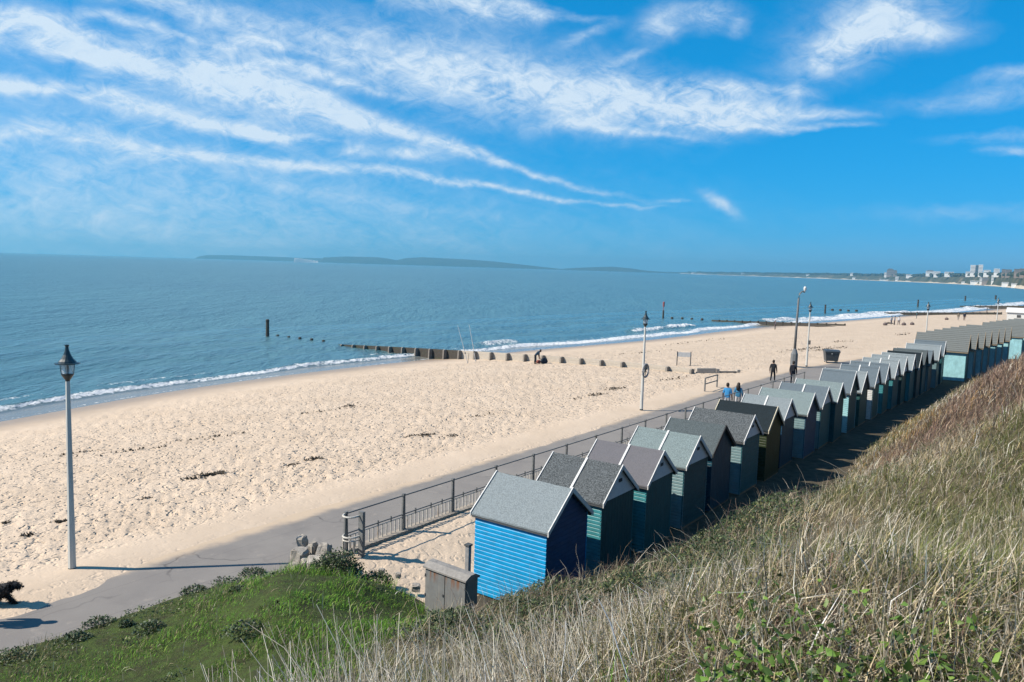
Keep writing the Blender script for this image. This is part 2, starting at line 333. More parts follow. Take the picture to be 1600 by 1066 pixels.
# ------------------------------------------------------------------ beach
def sand_material():
    m, g, b = newmat('sand', .9, .15)
    geo = g.n('ShaderNodeNewGeometry'); P = geo.outputs['Position']; sep = g.n('ShaderNodeSeparateXYZ'); g.put(sep.inputs[0], P)
    n1 = g.noise(P, .35, 5, .6); n2 = g.noise(P, 5, 5, .65); n3 = g.noise(P, 70, 3, .6)
    c = g.mix(g.mapr(n1, .35, .65), (.62, .50, .385, 1), (.55, .437, .33, 1))
    c = g.mix(g.mapr(n2, .55, .8, 0, .35), c, (.42, .325, .235, 1))
    c = g.mix(g.mapr(n3, .3, .7, 0, .35), c, (.70, .565, .43, 1))
    wet = g.mapr(g.m('ADD', sep.outputs[2], g.m('MULTIPLY', g.m('SUBTRACT', g.noise(P, .22, 4, .6), .5), .3)), -1.95, -1.25, 1, 0, True)
    c = g.mix(g.m('MULTIPLY', wet, .75), c, (.27, .205, .15, 1)); g.put(b.inputs['Base Color'], g.dim(c))
    g.put(b.inputs['Roughness'], g.mapr(wet, 0, 1, .9, .42))
    bn = g.n('ShaderNodeBump'); bn.inputs['Distance'].default_value = .13
    vo = g.n('ShaderNodeTexVoronoi', feature='SMOOTH_F1'); vo.inputs['Scale'].default_value = 2.9; vo.inputs['Randomness'].default_value = 1
    nv = g.n('ShaderNodeTexNoise'); nv.inputs['Scale'].default_value = 2.5; g.put(nv.inputs['Vector'], P)
    va = g.n('ShaderNodeVectorMath', operation='ADD'); g.put(va.inputs[0], P); g.put(va.inputs[1], nv.outputs['Color']); g.put(vo.inputs['Vector'], va.outputs[0])
    h = g.m('ADD', g.mapr(vo.outputs['Distance'], .06, .40, 0, 1, True), g.m('ADD', g.m('MULTIPLY', g.noise(P, 9, 4, .6), .45), g.m('MULTIPLY', g.noise(P, 2.2, 3, .5), .8)))
    g.put(bn.inputs['Height'], h); at = g.n('ShaderNodeAttribute', attribute_name='Col'); g.put(bn.inputs['Strength'], g.m('MULTIPLY', g.m('SUBTRACT', 1., wet), g.m('MULTIPLY', at.outputs['Fac'], .78))); g.put(b.inputs['Normal'], bn.outputs[0])
    return m
M_SAND = sand_material()
X, Y = polar(-58, 80, 760, 9, 760, 400)
Zs = sand_z(X, Y); s_, t_ = ST((X, Y)); q_ = line_dist(X, Y, SH)
e_ = t_-prom_left(s_); rough = np.where(e_ < 0, .12+.88*sstep(.9, 2.3, -e_+.9*(fbm(s_*.5, t_*.5, 3, 201)-.5)), .4)*sstep(2.5, 13, q_)
grid_obj('beach', X, Y, Zs, (q_ > -14) & (t_ < 60), M_SAND, np.repeat(rough[..., None], 3, -1))
# coarse ground that carries on outside the view
x_, y_ = np.meshgrid(np.linspace(-90, 120, 60), np.linspace(-90, 10, 40))
grid_obj('beach', x_, y_, sand_z(x_, y_, False)-.12, line_dist(x_, y_, SH) > -14, M_SAND)

# ------------------------------------------------------------------ sea
def sea_material(name, foam):
    m, g, b = newmat(name, .12, .5)
    geo = g.n('ShaderNodeNewGeometry'); P = geo.outputs['Position']
    mp = g.n('ShaderNodeMapping'); mp.inputs['Rotation'].default_value = (0, 0, radians(28)); mp.inputs['Scale'].default_value = (1, .35, 1); g.put(mp.inputs[0], P); v = mp.outputs[0]
    cd = g.n('ShaderNodeVectorMath', operation='DISTANCE'); g.put(cd.inputs[0], P); cd.inputs[1].default_value = (0, 0, CAM_H)
    n1 = g.noise(v, 1.1, 6, .62); n2 = g.noise(v, .16, 4, .6); n3 = g.noise(v, .018, 4, .6)
    base = g.mix(g.mapr(n3, .35, .65), (.068, .165, .205, 1), (.084, .198, .232, 1))
    base = g.mix(g.mapr(n1, .5, .72, 0, .5), base, (.10, .24, .27, 1))
    bn = g.n('ShaderNodeBump'); bn.inputs['Distance'].default_value = .75; bn.inputs['Strength'].default_value = 1.0
    g.put(bn.inputs['Height'], g.m('ADD', g.m('MULTIPLY', n1, .9), g.m('ADD', g.m('MULTIPLY', n2, 2.4), g.m('MULTIPLY', g.noise(v, 3.5, 4, .6), .16)))); g.put(b.inputs['Normal'], bn.outputs[0])
    b.inputs['IOR'].default_value = 1.33; b.inputs['Roughness'].default_value = .28
    if foam:
        a = g.n('ShaderNodeAttribute', attribute_name='Col'); sp = g.n('ShaderNodeSeparateColor'); g.put(sp.inputs[0], a.outputs['Color'])
        sh = sp.outputs[1]                   # shallow film over wet sand
        base = g.mix(g.m('MULTIPLY', sh, .85), base, (.20, .19, .17, 1))
        bn.inputs['Strength'].default_value = .9
        fn = g.noise(P, 1.9, 8, .78, .8)
        fm = g.mapr(g.m('ADD', sp.outputs[0], g.m('MULTIPLY', g.m('SUBTRACT', fn, .5), 2.9)), .40, .85, 0, .95, True)
        base = g.mix(fm, base, (.82, .83, .84, 1)); g.put(b.inputs['Roughness'], g.mapr(fm, 0, 1, .16, .8))
        g.put(bn.inputs['Strength'], g.mapr(sh, 0, .8, .9, .06))
    g.put(b.inputs['Base Color'], g.dim(base))
    return m
M_SEA = sea_material('sea_water', False); M_SURF = sea_material('surf_water', True)
SEA_Z, SEA_R = -2.0, 13000.
mb = MB(); n = 96
mb.add([(SEA_R*cos(2*pi*k/n), SEA_R*sin(2*pi*k/n), SEA_Z) for k in range(n)], [tuple(range(n))]); mb.obj('sea', M_SEA, kind='structure')
LINE = smooth_line(SHORE, .7); LINE = LINE[(LINE[:, 1] > -20) & (LINE[:, 1] < 460)]
tg = np.gradient(LINE, axis=0); tg /= np.hypot(tg[:, 0], tg[:, 1])[:, None]
for _ in range(30): tg[1:-1] = (tg[:-2]+tg[1:-1]*2+tg[2:])/4
tg /= np.hypot(tg[:, 0], tg[:, 1])[:, None]; nr_ = np.c_[-tg[:, 1], tg[:, 0]]
D_ = np.r_[np.arange(-3, 16, .33), np.arange(16, 46, 1.2)]
SX = LINE[:, 0][:, None]+nr_[:, 0][:, None]*D_; SY = LINE[:, 1][:, None]+nr_[:, 1][:, None]*D_
ar = np.arange(len(LINE))*.7; AR = np.repeat(ar[:, None], len(D_), 1); DD = np.repeat(D_[None], len(LINE), 0)
s0 = ST((LINE[:, 0], LINE[:, 1]))[0][:, None]+0*DD
far_k = sstep(66, 95, s0)                   # beyond the first groyne the breakers stand higher
lob = fbm(AR*.09, AR*0, 3, 3); lob2 = fbm(AR*.05, AR*0+9, 3, 13); fine = fbm(AR*.55, DD*.55, 4, 17)
big = sstep(.40, .60, fbm(AR*.028, AR*0+4, 2, 29)); grp = 1-sstep(60, 76, s0)*0
d1 = 2.6+2.2*(lob-.5)+.6*(fbm(AR*.35, AR*0, 2, 5)-.5)+.8*far_k
foam = 1.0*np.exp(-((DD-d1)/(.30+.5*far_k))**2)
foam = np.maximum(foam, (.42+.2*far_k)*np.exp(-((DD-d1-.9)/1.0)**2))
foam = np.maximum(foam, .50*np.exp(-((DD-.25-(lob2-.5)*.7)/.22)**2))
d2 = 6.5+3*(lob2-.5)+2.2*far_k
brk = sstep(.47, .6, fbm(AR*.06, AR*0+2, 3, 47))
ragged = fbm(AR*.22, DD*.5, 4, 57); crest = fbm(AR*.9, DD*1.6, 3, 59)
foam = np.maximum(foam, far_k*brk*(.35+1.1*ragged)*np.exp(-((DD-d2-1.5*(ragged-.5))/(.8+1.1*big))**2)); foam = np.maximum(foam, far_k*sstep(150, 215, s0)*(.45+.85*crest)*np.exp(-((DD-7.5-3*(lob-.5))/3.6)**2))
foam = np.maximum(foam, far_k*.42*(.5+crest)*np.exp(-((DD-5)/2.6)**2))
foam = np.maximum(foam, (1-far_k)*.50*np.exp(-((DD-6.5-2*(lob-.5))/.5)**2)*sstep(.5, .65, lob2))
foam = foam*(.75+.5*fine)
shal = sstep(3.4, 1.6, DD-(d1-2.6))
wave = .30*(.5+lob)*np.exp(-((DD-d1-.45)/.55)**2)+far_k*(.42*brk+.12)*(.6+.8*ragged)*np.exp(-((DD-d2-.7)/1.2)**2)+.12*np.sin((DD+5*lob)*.62)*sstep(5, 12, DD)*sstep(46, 30, DD)
SZ = SEA_Z+.012+wave*sstep(-1, 1, DD)+np.where(DD < 1.5, -.05*(1.5-DD), 0)*.25+.02*sstep(46, 40, DD)
grid_obj('surf', SX, SY, SZ, np.ones(SX.shape, bool), M_SURF, np.stack([foam, shal, 0*foam], -1))

# ------------------------------------------------------------------ promenade
def prom_material():
    m, g, b = newmat('asphalt', .88, .2)
    geo = g.n('ShaderNodeNewGeometry'); P = geo.outputs['Position']; a = g.n('ShaderNodeAttribute', attribute_name='Col'); sp = g.n('ShaderNodeSeparateColor'); g.put(sp.inputs[0], a.outputs['Color'])
    c = g.mix(g.mapr(g.noise(P, .5, 5, .6), .35, .65), (.235, .218, .205, 1), (.28, .26, .24, 1))
    c = g.mix(g.mapr(g.noise(P, 60, 3, .7), .35, .75, 0, .5), c, (.16, .15, .145, 1))
    c = g.mix(g.mapr(g.noise(P, 1.6, 7, .72), .58, .72, 0, .7), c, (.38, .335, .29, 1)); c = g.mix(g.mapr(g.noise(P, .28, 5, .7), .55, .66, 0, .45), c, (.17, .16, .155, 1))
    vk = g.n('ShaderNodeTexVoronoi', feature='DISTANCE_TO_EDGE'); vk.inputs['Scale'].default_value = .28; nn = g.n('ShaderNodeTexNoise'); nn.inputs['Scale'].default_value = 1.2; g.put(nn.inputs['Vector'], P); vq = g.n('ShaderNodeVectorMath', operation='ADD'); g.put(vq.inputs[0], P); g.put(vq.inputs[1], nn.outputs['Color']); g.put(vk.inputs['Vector'], vq.outputs[0])
    c = g.mix(g.m('MULTIPLY', g.mapr(vk.outputs['Distance'], .0, .012, .75, 0), g.mapr(g.noise(P, .35, 3), .45, .6)), c, (.09, .085, .085, 1))
    # blown sand, thicker towards the beach edge and the fence
    d = g.m('ADD', sp.outputs[0], g.m('MULTIPLY', g.m('SUBTRACT', g.noise(P, 1.1, 6, .65), .5), .8))
    c = g.mix(g.mapr(d, .40, .95, 0, .95, True), c, (.56, .44, .32, 1))
    ln = g.m('ADD', g.mapr(sp.outputs[1], .5, .9, 0, 1), 0.)
    c = g.mix(g.m('MULTIPLY', ln, .5), c, (.07, .065, .07, 1))
    g.put(b.inputs['Base Color'], g.dim(c))
    bn = g.n('ShaderNodeBump'); bn.inputs['Strength'].default_value = .3; bn.inputs['Distance'].default_value = .01; g.put(bn.inputs['Height'], g.noise(P, 90, 2, .6)); g.put(b.inputs['Normal'], bn.outputs[0])
    return m
ss = np.r_[np.arange(-60, 80, .5), np.arange(80, 330, 2.)]
fr = np.r_[np.linspace(-.2, .31, 14), .315, .32, .325, np.linspace(.34, .69, 9), .6975, .7025, .7075, np.linspace(.72, 1.04, 11)]
S_ = np.repeat(ss[:, None], len(fr), 1); T_ = prom_left(S_)+fr[None]*(fence_t(S_)-.12-prom_left(S_))
PX, PY, _ = W(S_, T_); ew = (T_-prom_left(S_))
sandy = np.maximum(sstep(1.35, -.1, ew), .95*sstep(.55, .0, fence_t(S_)-T_))
lnn = np.maximum(np.exp(-((fr-.32)/.003)**2), np.exp(-((fr-.7025)/.003)**2))[None]+0*S_
grid_obj('promenade', PX, PY, 0*PX+.0+.012*(fr[None]-.3)**2, np.ones(PX.shape, bool), prom_material(), np.stack([sandy, lnn, 0*lnn], -1))

# ------------------------------------------------------------------ hillside
def hill_cols(s, t):
    d = _sg*toe_d(s, t); return d
def hill_material():
    m, g, b = newmat('hillside_soil', .95, .1)
    geo = g.n('ShaderNodeNewGeometry'); P = geo.outputs['Position']
    a = g.n('ShaderNodeAttribute', attribute_name='Col')
    n = g.noise(P, 3, 6, .7); c = g.mix(g.mapr(n, .35, .7), a.outputs['Color'], (.05, .045, .028, 1)); g.put(b.inputs['Base Color'], g.dim(c))
    bn = g.n('ShaderNodeBump'); bn.inputs['Strength'].default_value = .9; bn.inputs['Distance'].default_value = .12; g.put(bn.inputs['Height'], g.noise(P, 7, 6, .7)); g.put(b.inputs['Normal'], bn.outputs[0])
    return m
def lush(s, t, d):                           # short green turf low on the near slope
    n = fbm(s*.5, t*.5, 3, 61)
    return sstep(15.5, 14.2, s)*sstep(9.5+3*(n-.5), 6.5+3*(n-.5), d)*sstep(-8.9-(s-9.4)*.33, -9.8-(s-9.4)*.33, t)
def bramble(s, t, d):
    n = fbm(s*.55, t*.55, 3, 63)
    k = sstep(9.2, 11.5, s)*sstep(38, 24, s)*sstep(-9.75-(s-9.4)*.33, -9.05-(s-9.4)*.33, t)*sstep(8.2+4*(n-.5), 5.6+4*(n-.5), d)
    return k*sstep(-.7, .1, d)*(1-np.exp(-((s-12.6)/1.3)**2-((t+11.9)/1.3)**2))
def scrub(s, t, d):
    n = fbm(s*.16, t*.16, 3, 65)
    return sstep(15, 25, s)*sstep(.36, .54, n+.16*sstep(20, 40, s)+.08*sstep(-5, -1, t))*sstep(1.2, 3.4, d)
X, Y = polar(-75, 88, 420, .5, 190, 300)
s_, t_ = ST((X, Y)); Zh = hill_z(s_, t_); d_ = _sg*toe_d(s_, t_)
lu, br, sc_ = lush(s_, t_, d_), bramble(s_, t_, d_), scrub(s_, t_, d_)
c = np.ones(X.shape+(3,))*np.array([.20, .168, .11]); nn = fbm(s_*.8, t_*.8, 3, 77)[..., None]
c = c*(.7+.6*nn); c = c*(1-lu[..., None])+lu[..., None]*np.array([.075, .115, .03]); c = c*(1-br[..., None])+br[..., None]*np.array([.035, .045, .018])
c = c*(1-sc_[..., None])+sc_[..., None]*np.array([.11, .075, .055])
grid_obj('hillside', X, Y, Zh, d_ > -1.2, hill_material(), c)

# ------------------------------------------------------------------ hill plants
def scatter(n, az0, az1, r0, r1, p=1.0):
    az = np.radians(RNG.uniform(az0, az1, n)); u = RNG.uniform(0, 1, n); r = r0*(r1/r0)**(u**p)
    x, y = r*np.sin(az), r*np.cos(az); s, t = ST((x, y)); return x, y, s, t, r
def blades(x, y, z, L, Wd, az, lean, curl, col, tipcol=None):
    n = len(x); h = np.c_[np.cos(az), np.sin(az), 0*az]; sd = np.c_[-np.sin(az+.6), np.cos(az+.6), 0*az]
    base = np.c_[x, y, z-.03]; up = np.array([0, 0, 1.])
    l1 = lean[:, None]; mid = base+(h*np.sin(l1)+up*np.cos(l1))*(L*.55)[:, None]
    l2 = (lean+curl)[:, None]; tip = mid+(h*np.sin(l2)+up*np.cos(l2))*(L*.45)[:, None]
    w = (Wd*.5)[:, None]
    v = np.stack([base-sd*w, base+sd*w, mid+sd*w*.8, mid-sd*w*.8, tip], 1).reshape(-1, 3)
    i = np.arange(n)*5; q = np.c_[i, i+1, i+2, i+3]; tr = np.c_[i+3, i+2, i+4]
    tc = col if tipcol is None else tipcol
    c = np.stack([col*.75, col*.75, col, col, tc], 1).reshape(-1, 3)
    return v, q, tr, c
def leaves(x, y, z, size, col):
    n = len(x); a = RNG.uniform(0, 2*pi, n); tilt = RNG.normal(0, .6, n); roll = RNG.normal(0, .5, n)
    f = np.c_[np.cos(a)*np.cos(tilt), np.sin(a)*np.cos(tilt), np.sin(tilt)]; sd = np.c_[-np.sin(a)*np.cos(roll), np.cos(a)*np.cos(roll), np.sin(roll)]
    c = np.c_[x, y, z]; s = size[:, None]; dn = np.array([0, 0, -.18])
    v = np.stack([c-f*s*.55, c+sd*s*.36+dn*s, c+f*s*.6+dn*s*.6, c-sd*s*.36+dn*s], 1).reshape(-1, 3)
    i = np.arange(n)*4; tr = np.concatenate([np.c_[i, i+1, i+2], np.c_[i, i+2, i+3]])
    return v, tr, np.repeat(col, 4, 0)
def pick(pal, n, jit=.28):
    pal = np.array(pal); c = pal[RNG.integers(0, len(pal), n)]; return np.clip(c*(1+RNG.normal(0, jit, (n, 1))), .004, 1)
M_GRASS = cmat('grass_blades', .75, .2, .25); M_LEAF = cmat('leaf_blades', .5, .35, .2); M_STEM = cmat('dead_stems', .85, .15)
DRY = [(0.594, 0.501, 0.341), (0.495, 0.413, 0.264), (0.374, 0.313, 0.198), (0.682, 0.594, 0.44), (0.264, 0.22, 0.137), (0.495, 0.407, 0.231)]
PALE = [(0.768, 0.704, 0.576), (0.64, 0.57, 0.454), (0.486, 0.429, 0.339), (0.87, 0.794, 0.666)]
OCHRE = [(0.48, 0.3, 0.108), (0.408, 0.264, 0.108), (0.36, 0.24, 0.102)]
PURP = [(0.218, 0.138, 0.109), (0.287, 0.196, 0.149), (0.149, 0.098, 0.081), (0.345, 0.259, 0.201), (0.356, 0.247, 0.155)]
GREEN = [(0.201, 0.466, 0.046), (0.132, 0.325, 0.039), (0.248, 0.481, 0.062), (0.085, 0.201, 0.031), (0.311, 0.45, 0.077)]
OLIVE = [(0.163, 0.188, 0.062), (0.2, 0.206, 0.075), (0.125, 0.156, 0.05)]
DARKG = [(.035, .06, .02), (.05, .08, .025), (.07, .10, .035), (.028, .048, .016), (.09, .12, .045)]

def dry_grass():
    n = 720000; x, y, s, t, r = scatter(n, -48, 66, 2.0, 125, .84); d = _sg*toe_d(s, t)
    lu, br, sc = lush(s, t, d), bramble(s, t, d), scrub(s, t, d)
    n1 = fbm(s*.9, t*.9, 3, 91)
    pr = sstep(-.2, .5, d)*(1-.97*lu)*(1-.93*br)*(.42+.75*sstep(.28, .62, n1))*(.5+.5*sstep(.35, .55, fbm(s*2.6, t*2.6, 2, 95)))
    k = (RNG.uniform(0, 1, n) < pr)
    x, y, s, t, r, d, sc, br, n1 = [a[k] for a in (x, y, s, t, r, d, sc, br, n1)]; n = len(x)
    z = hill_z(s, t); col = pick(DRY, n)
    pale = sstep(.38, .58, fbm(s*.30, t*.30, 3, 101)); m = RNG.uniform(0, 1, n) < pale*.85; col[m] = pick(PALE, m.sum())
    oc = sstep(.50, .62, fbm(s*.22+7, t*.22, 3, 111))*sstep(12, 22, s); m = RNG.uniform(0, 1, n) < oc*.8; col[m] = pick(OCHRE, m.sum())
    ol = sstep(.46, .62, fbm(s*.4+3, t*.4, 3, 121))*sstep(34, 16, s)+.5*sstep(3.0, .5, d); m = RNG.uniform(0, 1, n) < ol*.75; col[m] = pick(OLIVE, m.sum())
    m = RNG.uniform(0, 1, n) < sc*.92; col[m] = pick(PURP, m.sum())
    L = RNG.uniform(.14, .42, n)*(.75+.8*n1)*(1+.5*sc)*sstep(-.6, 2.2, d)**.5*np.clip(.75+r/60, .75, 1.5)
    L = L*np.where(r < 6, np.interp(r, [2, 6], [.75, 1]), 1)
    Wd = np.maximum(.0045, r*.00055)*RNG.uniform(.7, 1.5, n)
    lean = np.abs(RNG.normal(.65, .42, n))*(1-.45*sc); wind = np.where(RNG.uniform(0, 1, n) < .22, RNG.normal(-.4, .7, n), RNG.uniform(0, 2*pi, n))
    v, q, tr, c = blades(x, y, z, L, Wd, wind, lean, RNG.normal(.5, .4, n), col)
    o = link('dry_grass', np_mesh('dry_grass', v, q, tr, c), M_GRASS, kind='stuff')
def near_grass():
    n = 90000; x, y, s, t, r = scatter(n, -8, 46, 2.4, 9, 1.); d = _sg*toe_d(s, t); n1 = fbm(s*1.7, t*1.7, 3, 191); n2 = fbm(s*.9+4, t*.9, 3, 193)
    k = RNG.uniform(0, 1, n) < (.25+.9*sstep(.3, .65, n1)); x, y, s, t, r, n1, n2 = [a[k] for a in (x, y, s, t, r, n1, n2)]; n = len(x)
    col = pick(PALE+DRY, n, .3); m = RNG.uniform(0, 1, n) < sstep(.48, .62, n2)*.7; col[m] = pick(OLIVE+GREEN[:2], m.sum()); m = RNG.uniform(0, 1, n) < .12; col[m] = pick(PURP, m.sum())
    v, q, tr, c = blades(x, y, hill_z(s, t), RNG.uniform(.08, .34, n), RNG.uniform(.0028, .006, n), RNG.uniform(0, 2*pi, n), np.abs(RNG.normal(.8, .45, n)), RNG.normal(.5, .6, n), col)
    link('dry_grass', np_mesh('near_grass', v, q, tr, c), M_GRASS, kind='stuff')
def slope_grass():
    n = 190000; x, y, s, t, r = scatter(n, -4, 52, 6.5, 50, 1.); d = _sg*toe_d(s, t); lu, br, sc = lush(s, t, d), bramble(s, t, d), scrub(s, t, d)
    k = (RNG.uniform(0, 1, n) < (1-lu)*(1-.9*br)*(1-.6*sc)) & (d > .3); x, y, s, t, r = [a[k] for a in (x, y, s, t, r)]; n = len(x)
    n2 = fbm(s*.6+9, t*.6, 3, 197); col = pick(DRY+PALE, n, .3); m = RNG.uniform(0, 1, n) < sstep(.46, .62, n2)*.6; col[m] = pick(OLIVE, m.sum()); m = RNG.uniform(0, 1, n) < sstep(.52, .40, n2)*.45; col[m] = pick(PURP+OCHRE, m.sum())
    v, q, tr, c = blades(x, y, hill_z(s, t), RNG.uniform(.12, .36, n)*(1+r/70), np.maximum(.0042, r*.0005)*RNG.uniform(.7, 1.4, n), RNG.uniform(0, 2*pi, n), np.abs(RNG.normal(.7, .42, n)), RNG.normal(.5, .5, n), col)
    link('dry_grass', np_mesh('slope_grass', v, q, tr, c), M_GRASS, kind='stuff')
def green_grass():
    n = 210000; x, y, s, t, r = scatter(n, -50, 20, 8, 24, 1.)
    d = _sg*toe_d(s, t); lu = lush(s, t, d); n1 = fbm(s*1.1, t*1.1, 3, 131); n2 = fbm(s*.5, t*.5, 3, 133)
    edge = sstep(1.6, .2, d)
    k = RNG.uniform(0, 1, n) < lu*sstep(-.25, .25, d)*(1-.55*edge*(n1 > .45)); x, y, s, t, r, d, n1, n2 = [a[k] for a in (x, y, s, t, r, d, n1, n2)]; n = len(x)
    z = hill_z(s, t); col = pick(GREEN, n, .28)*(.6+.8*n2[:, None])
    dry = sstep(3.2, .4, d)*sstep(13.5, 10, s)*.65+sstep(.5, .66, n1)*.20+.18*sstep(12, 8, s); m = RNG.uniform(0, 1, n) < dry; col[m] = pick(OLIVE+DRY[:3], m.sum())*.85
    L = RNG.uniform(.06, .22, n)*(.3+1.6*sstep(.3, .7, n1))*(.7+.5*sstep(9, 13, s)); Wd = RNG.uniform(.006, .013, n)
    v, q, tr, c = blades(x, y, z, L, Wd, RNG.uniform(0, 2*pi, n), np.abs(RNG.normal(.4, .35, n)), RNG.normal(.5, .4, n), col)
    link('green_grass', np_mesh('green_grass', v, q, tr, c), M_GRASS, kind='stuff')
def bank_weeds():
    n = 60000; x, y, s, t, r = scatter(n, -50, 5, 12, 26, 1.); d = _sg*toe_d(s, t)
    c = sstep(.56, .68, fbm(s*1.5, t*1.5, 3, 231))*sstep(2.4, .3, d)+sstep(.66, .74, fbm(s*1.1, t*1.1, 3, 235))*sstep(8, 5, d)*.8
    k = (RNG.uniform(0, 1, n) < c*.9) & (d > -.25) & (s < 14.2) & (t < -12.6); x, y, s, t, d = [a[k] for a in (x, y, s, t, d)]; n = len(x)
    v, tr, cc = leaves(x, y, hill_z(s, t)+RNG.uniform(0, .13, n), RNG.uniform(.025, .075, n), pick(DARKG+OLIVE+[(.07, .12, .04)], n))
    link('weeds', np_mesh('weeds', v, None, tr, cc), M_LEAF, kind='stuff')
def bramble_leaves():
    n = 300000; x, y, s, t, r = scatter(n, -12, 34, 8, 36, 1.); d = _sg*toe_d(s, t); b = bramble(s, t, d)
    n1 = fbm(s*1.0, t*1.0, 3, 141); k = RNG.uniform(0, 1, n) < b*(.25+n1*1.1); x, y, s, t, r, d, b, n1 = [a[k] for a in (x, y, s, t, r, d, b, n1)]; n = len(x)
    z0 = hill_z(s, t); hgt = (.06+.42*sstep(.3, .7, n1))*sstep(-.3, 1.0, d); u = RNG.uniform(0, 1, n)**.6
    col = pick(DARKG, n, .25); m = RNG.uniform(0, 1, n) < .13; col[m] = pick(OLIVE, m.sum())
    v, tr, c = leaves(x, y, z0+hgt*u, RNG.uniform(.03, .075, n), col)
    link('bramble_leaves', np_mesh('bramble_leaves', v, None, tr, c), M_LEAF, kind='stuff')
    # arching twigs through it
    sel = RNG.choice(n, 7000); L = RNG.uniform(.2, .7, 7000)
    v, q, tr, c = blades(x[sel], y[sel], z0[sel]+hgt[sel]*.4, L, RNG.uniform(.006, .012, 7000), RNG.uniform(0, 2*pi, 7000), np.abs(RNG.normal(.7, .4, 7000)), RNG.normal(.6, .4, 7000), pick(DRY+PURP, 7000))
    link('bramble_twigs', np_mesh('bramble_twigs', v, q, tr, c), M_GRASS, kind='stuff')
def near_leaves():
    n = 60000; x, y, s, t, r = scatter(n, 10, 34, 2.2, 3.6, 1.)
    n1 = fbm(x*.8+3, y*.8, 3, 151); u0 = np.degrees(np.arctan2(x, y))
    k = RNG.uniform(0, 1, n) < sstep(.48, .60, fbm(x*2.2+3, y*2.2, 3, 153)*.5+n1*.5+.06*np.exp(-((u0-22)/7)**2))*sstep(3.2, 2.6, r+1.1*(n1-.5))*.075
    x, y, s, t, r = [a[k] for a in (x, y, s, t, r)]; n = len(x)
    z = hill_z(s, t)+RNG.uniform(0, .20, n)
    col = pick([(.10, .19, .03), (.14, .25, .04), (.07, .13, .025), (.18, .29, .05), (.05, .09, .02)], n, .2)
    v, tr, c = leaves(x, y, z, RNG.uniform(.016, .042, n), col)
    link('bramble_leaves', np_mesh('near_leaves', v, None, tr, c), M_LEAF, kind='stuff')
def stems():
    vs, qs, cs = [], [], []; off = 0
    def add(n, az0, az1, r0, r1, lo, hi, rad, pal, lean_s, dirn, mask=None, curl=.35):
        nonlocal off
        x, y, s, t, r = scatter(n, az0, az1, r0, r1, 1.)
        k = np.ones(n, bool) if mask is None else RNG.uniform(0, 1, n) < mask(x, y, s, t, r)
        x, y, s, t, r = [a[k] for a in (x, y, s, t, r)]; n = len(x)
        if not n: return
        z = hill_z(s, t); L = RNG.uniform(lo, hi, n); L = np.where((r < 7) & (lo != .5), np.minimum(L, np.maximum(.12, 8.5-r*np.interp(np.degrees(np.arctan2(x, y)), [-40, -20, -5, 5, 12, 20], [.47, .46, .475, .45, .42, .36])*RNG.uniform(.95, 1.25, n)-z)), L); az = RNG.normal(dirn, 1.1, n); ln = np.abs(RNG.normal(0, lean_s, n)); cu = RNG.normal(curl, .35, n); col = pick(pal, n)
        K = 5; pts = np.zeros((n, K+1, 3)); pts[:, 0] = np.c_[x, y, z-.03]
        for i in range(K):
            a = ln+cu*(i/K)**1.5+RNG.normal(0, .10, n); b = az+RNG.normal(0, .12, n)
            pts[:, i+1] = pts[:, i]+np.c_[np.cos(b)*np.sin(a), np.sin(b)*np.sin(a), np.cos(a)]*(L/K)[:, None]
        rr = rad*RNG.uniform(.6, 1.4, n)[:, None]*np.linspace(1, .35, K+1)[None]
        ring = np.stack([np.stack([np.cos(q)+0*rr, np.sin(q)+0*rr, 0*rr], -1)*rr[..., None] for q in (0, 2*pi/3, 4*pi/3)], 2)
        v = (pts[:, :, None]+ring).reshape(-1, 3)
        b0 = off+(np.arange(n)*(K+1)*3)[:, None, None]; ii = (np.arange(K)*3)[None, :, None]; kk = np.arange(3)[None, None]; k2 = (kk+1) % 3
        q = np.stack([b0+ii+kk, b0+ii+k2, b0+ii+3+k2, b0+ii+3+kk], -1).reshape(-1, 4)
        vs.append(v); qs.append(q); cs.append(np.repeat(col, (K+1)*3, 0)); off += len(v)
    brow = lambda x, y, s, t, r: sstep(.35, .62, fbm(s*1.6, t*1.6, 2, 171))*np.interp(np.degrees(np.arctan2(x, y)), [-40, -32, -22, -12, -2, 12], [.6, .9, 1, .8, .9, 1])
    add(6500, -40, 12, 2.5, 4.4, .38, .95, .0030, PALE, .42, 2.2, lambda *a: brow(*a)*.9)
    add(2600, 0, 40, 2.8, 7.0, .25, .6, .0026, PALE+DRY, .50, 2.0, None, .6)
    add(420, -36, -9, 2.7, 4.6, .5, 1.0, .0032, PALE, .35, 2.2, lambda x, y, s, t, r: sstep(.38, .6, fbm(s*2, t*2, 2, 175)), .4)
    add(60, 20, 38, 3.0, 6.5, .6, 1.1, .0042, DRY+OLIVE, .10, 1.0, None, .12)
    add(900, 6, 40, 7, 26, .3, .65, .004, PALE+DRY, .45, 1.0, None, .6)
    add(500, -10, 34, 11, 24, .4, 1.1, .006, PALE+PURP, .5, 2.4, lambda x, y, s, t, r: bramble(s, t, _sg*toe_d(s, t)), .9)
    add(26, 8, 40, 3.2, 7, .4, .85, .008, [(.09, .075, .06), (.13, .11, .09), (.30, .26, .21)], .35, 2.6, None)
    link('dead_stems', np_mesh('dead_stems', np.concatenate(vs), np.concatenate(qs), None, np.concatenate(cs)), M_STEM, kind='stuff')
dry_grass(); near_grass(); slope_grass(); green_grass(); bank_weeds(); bramble_leaves(); near_leaves(); stems()

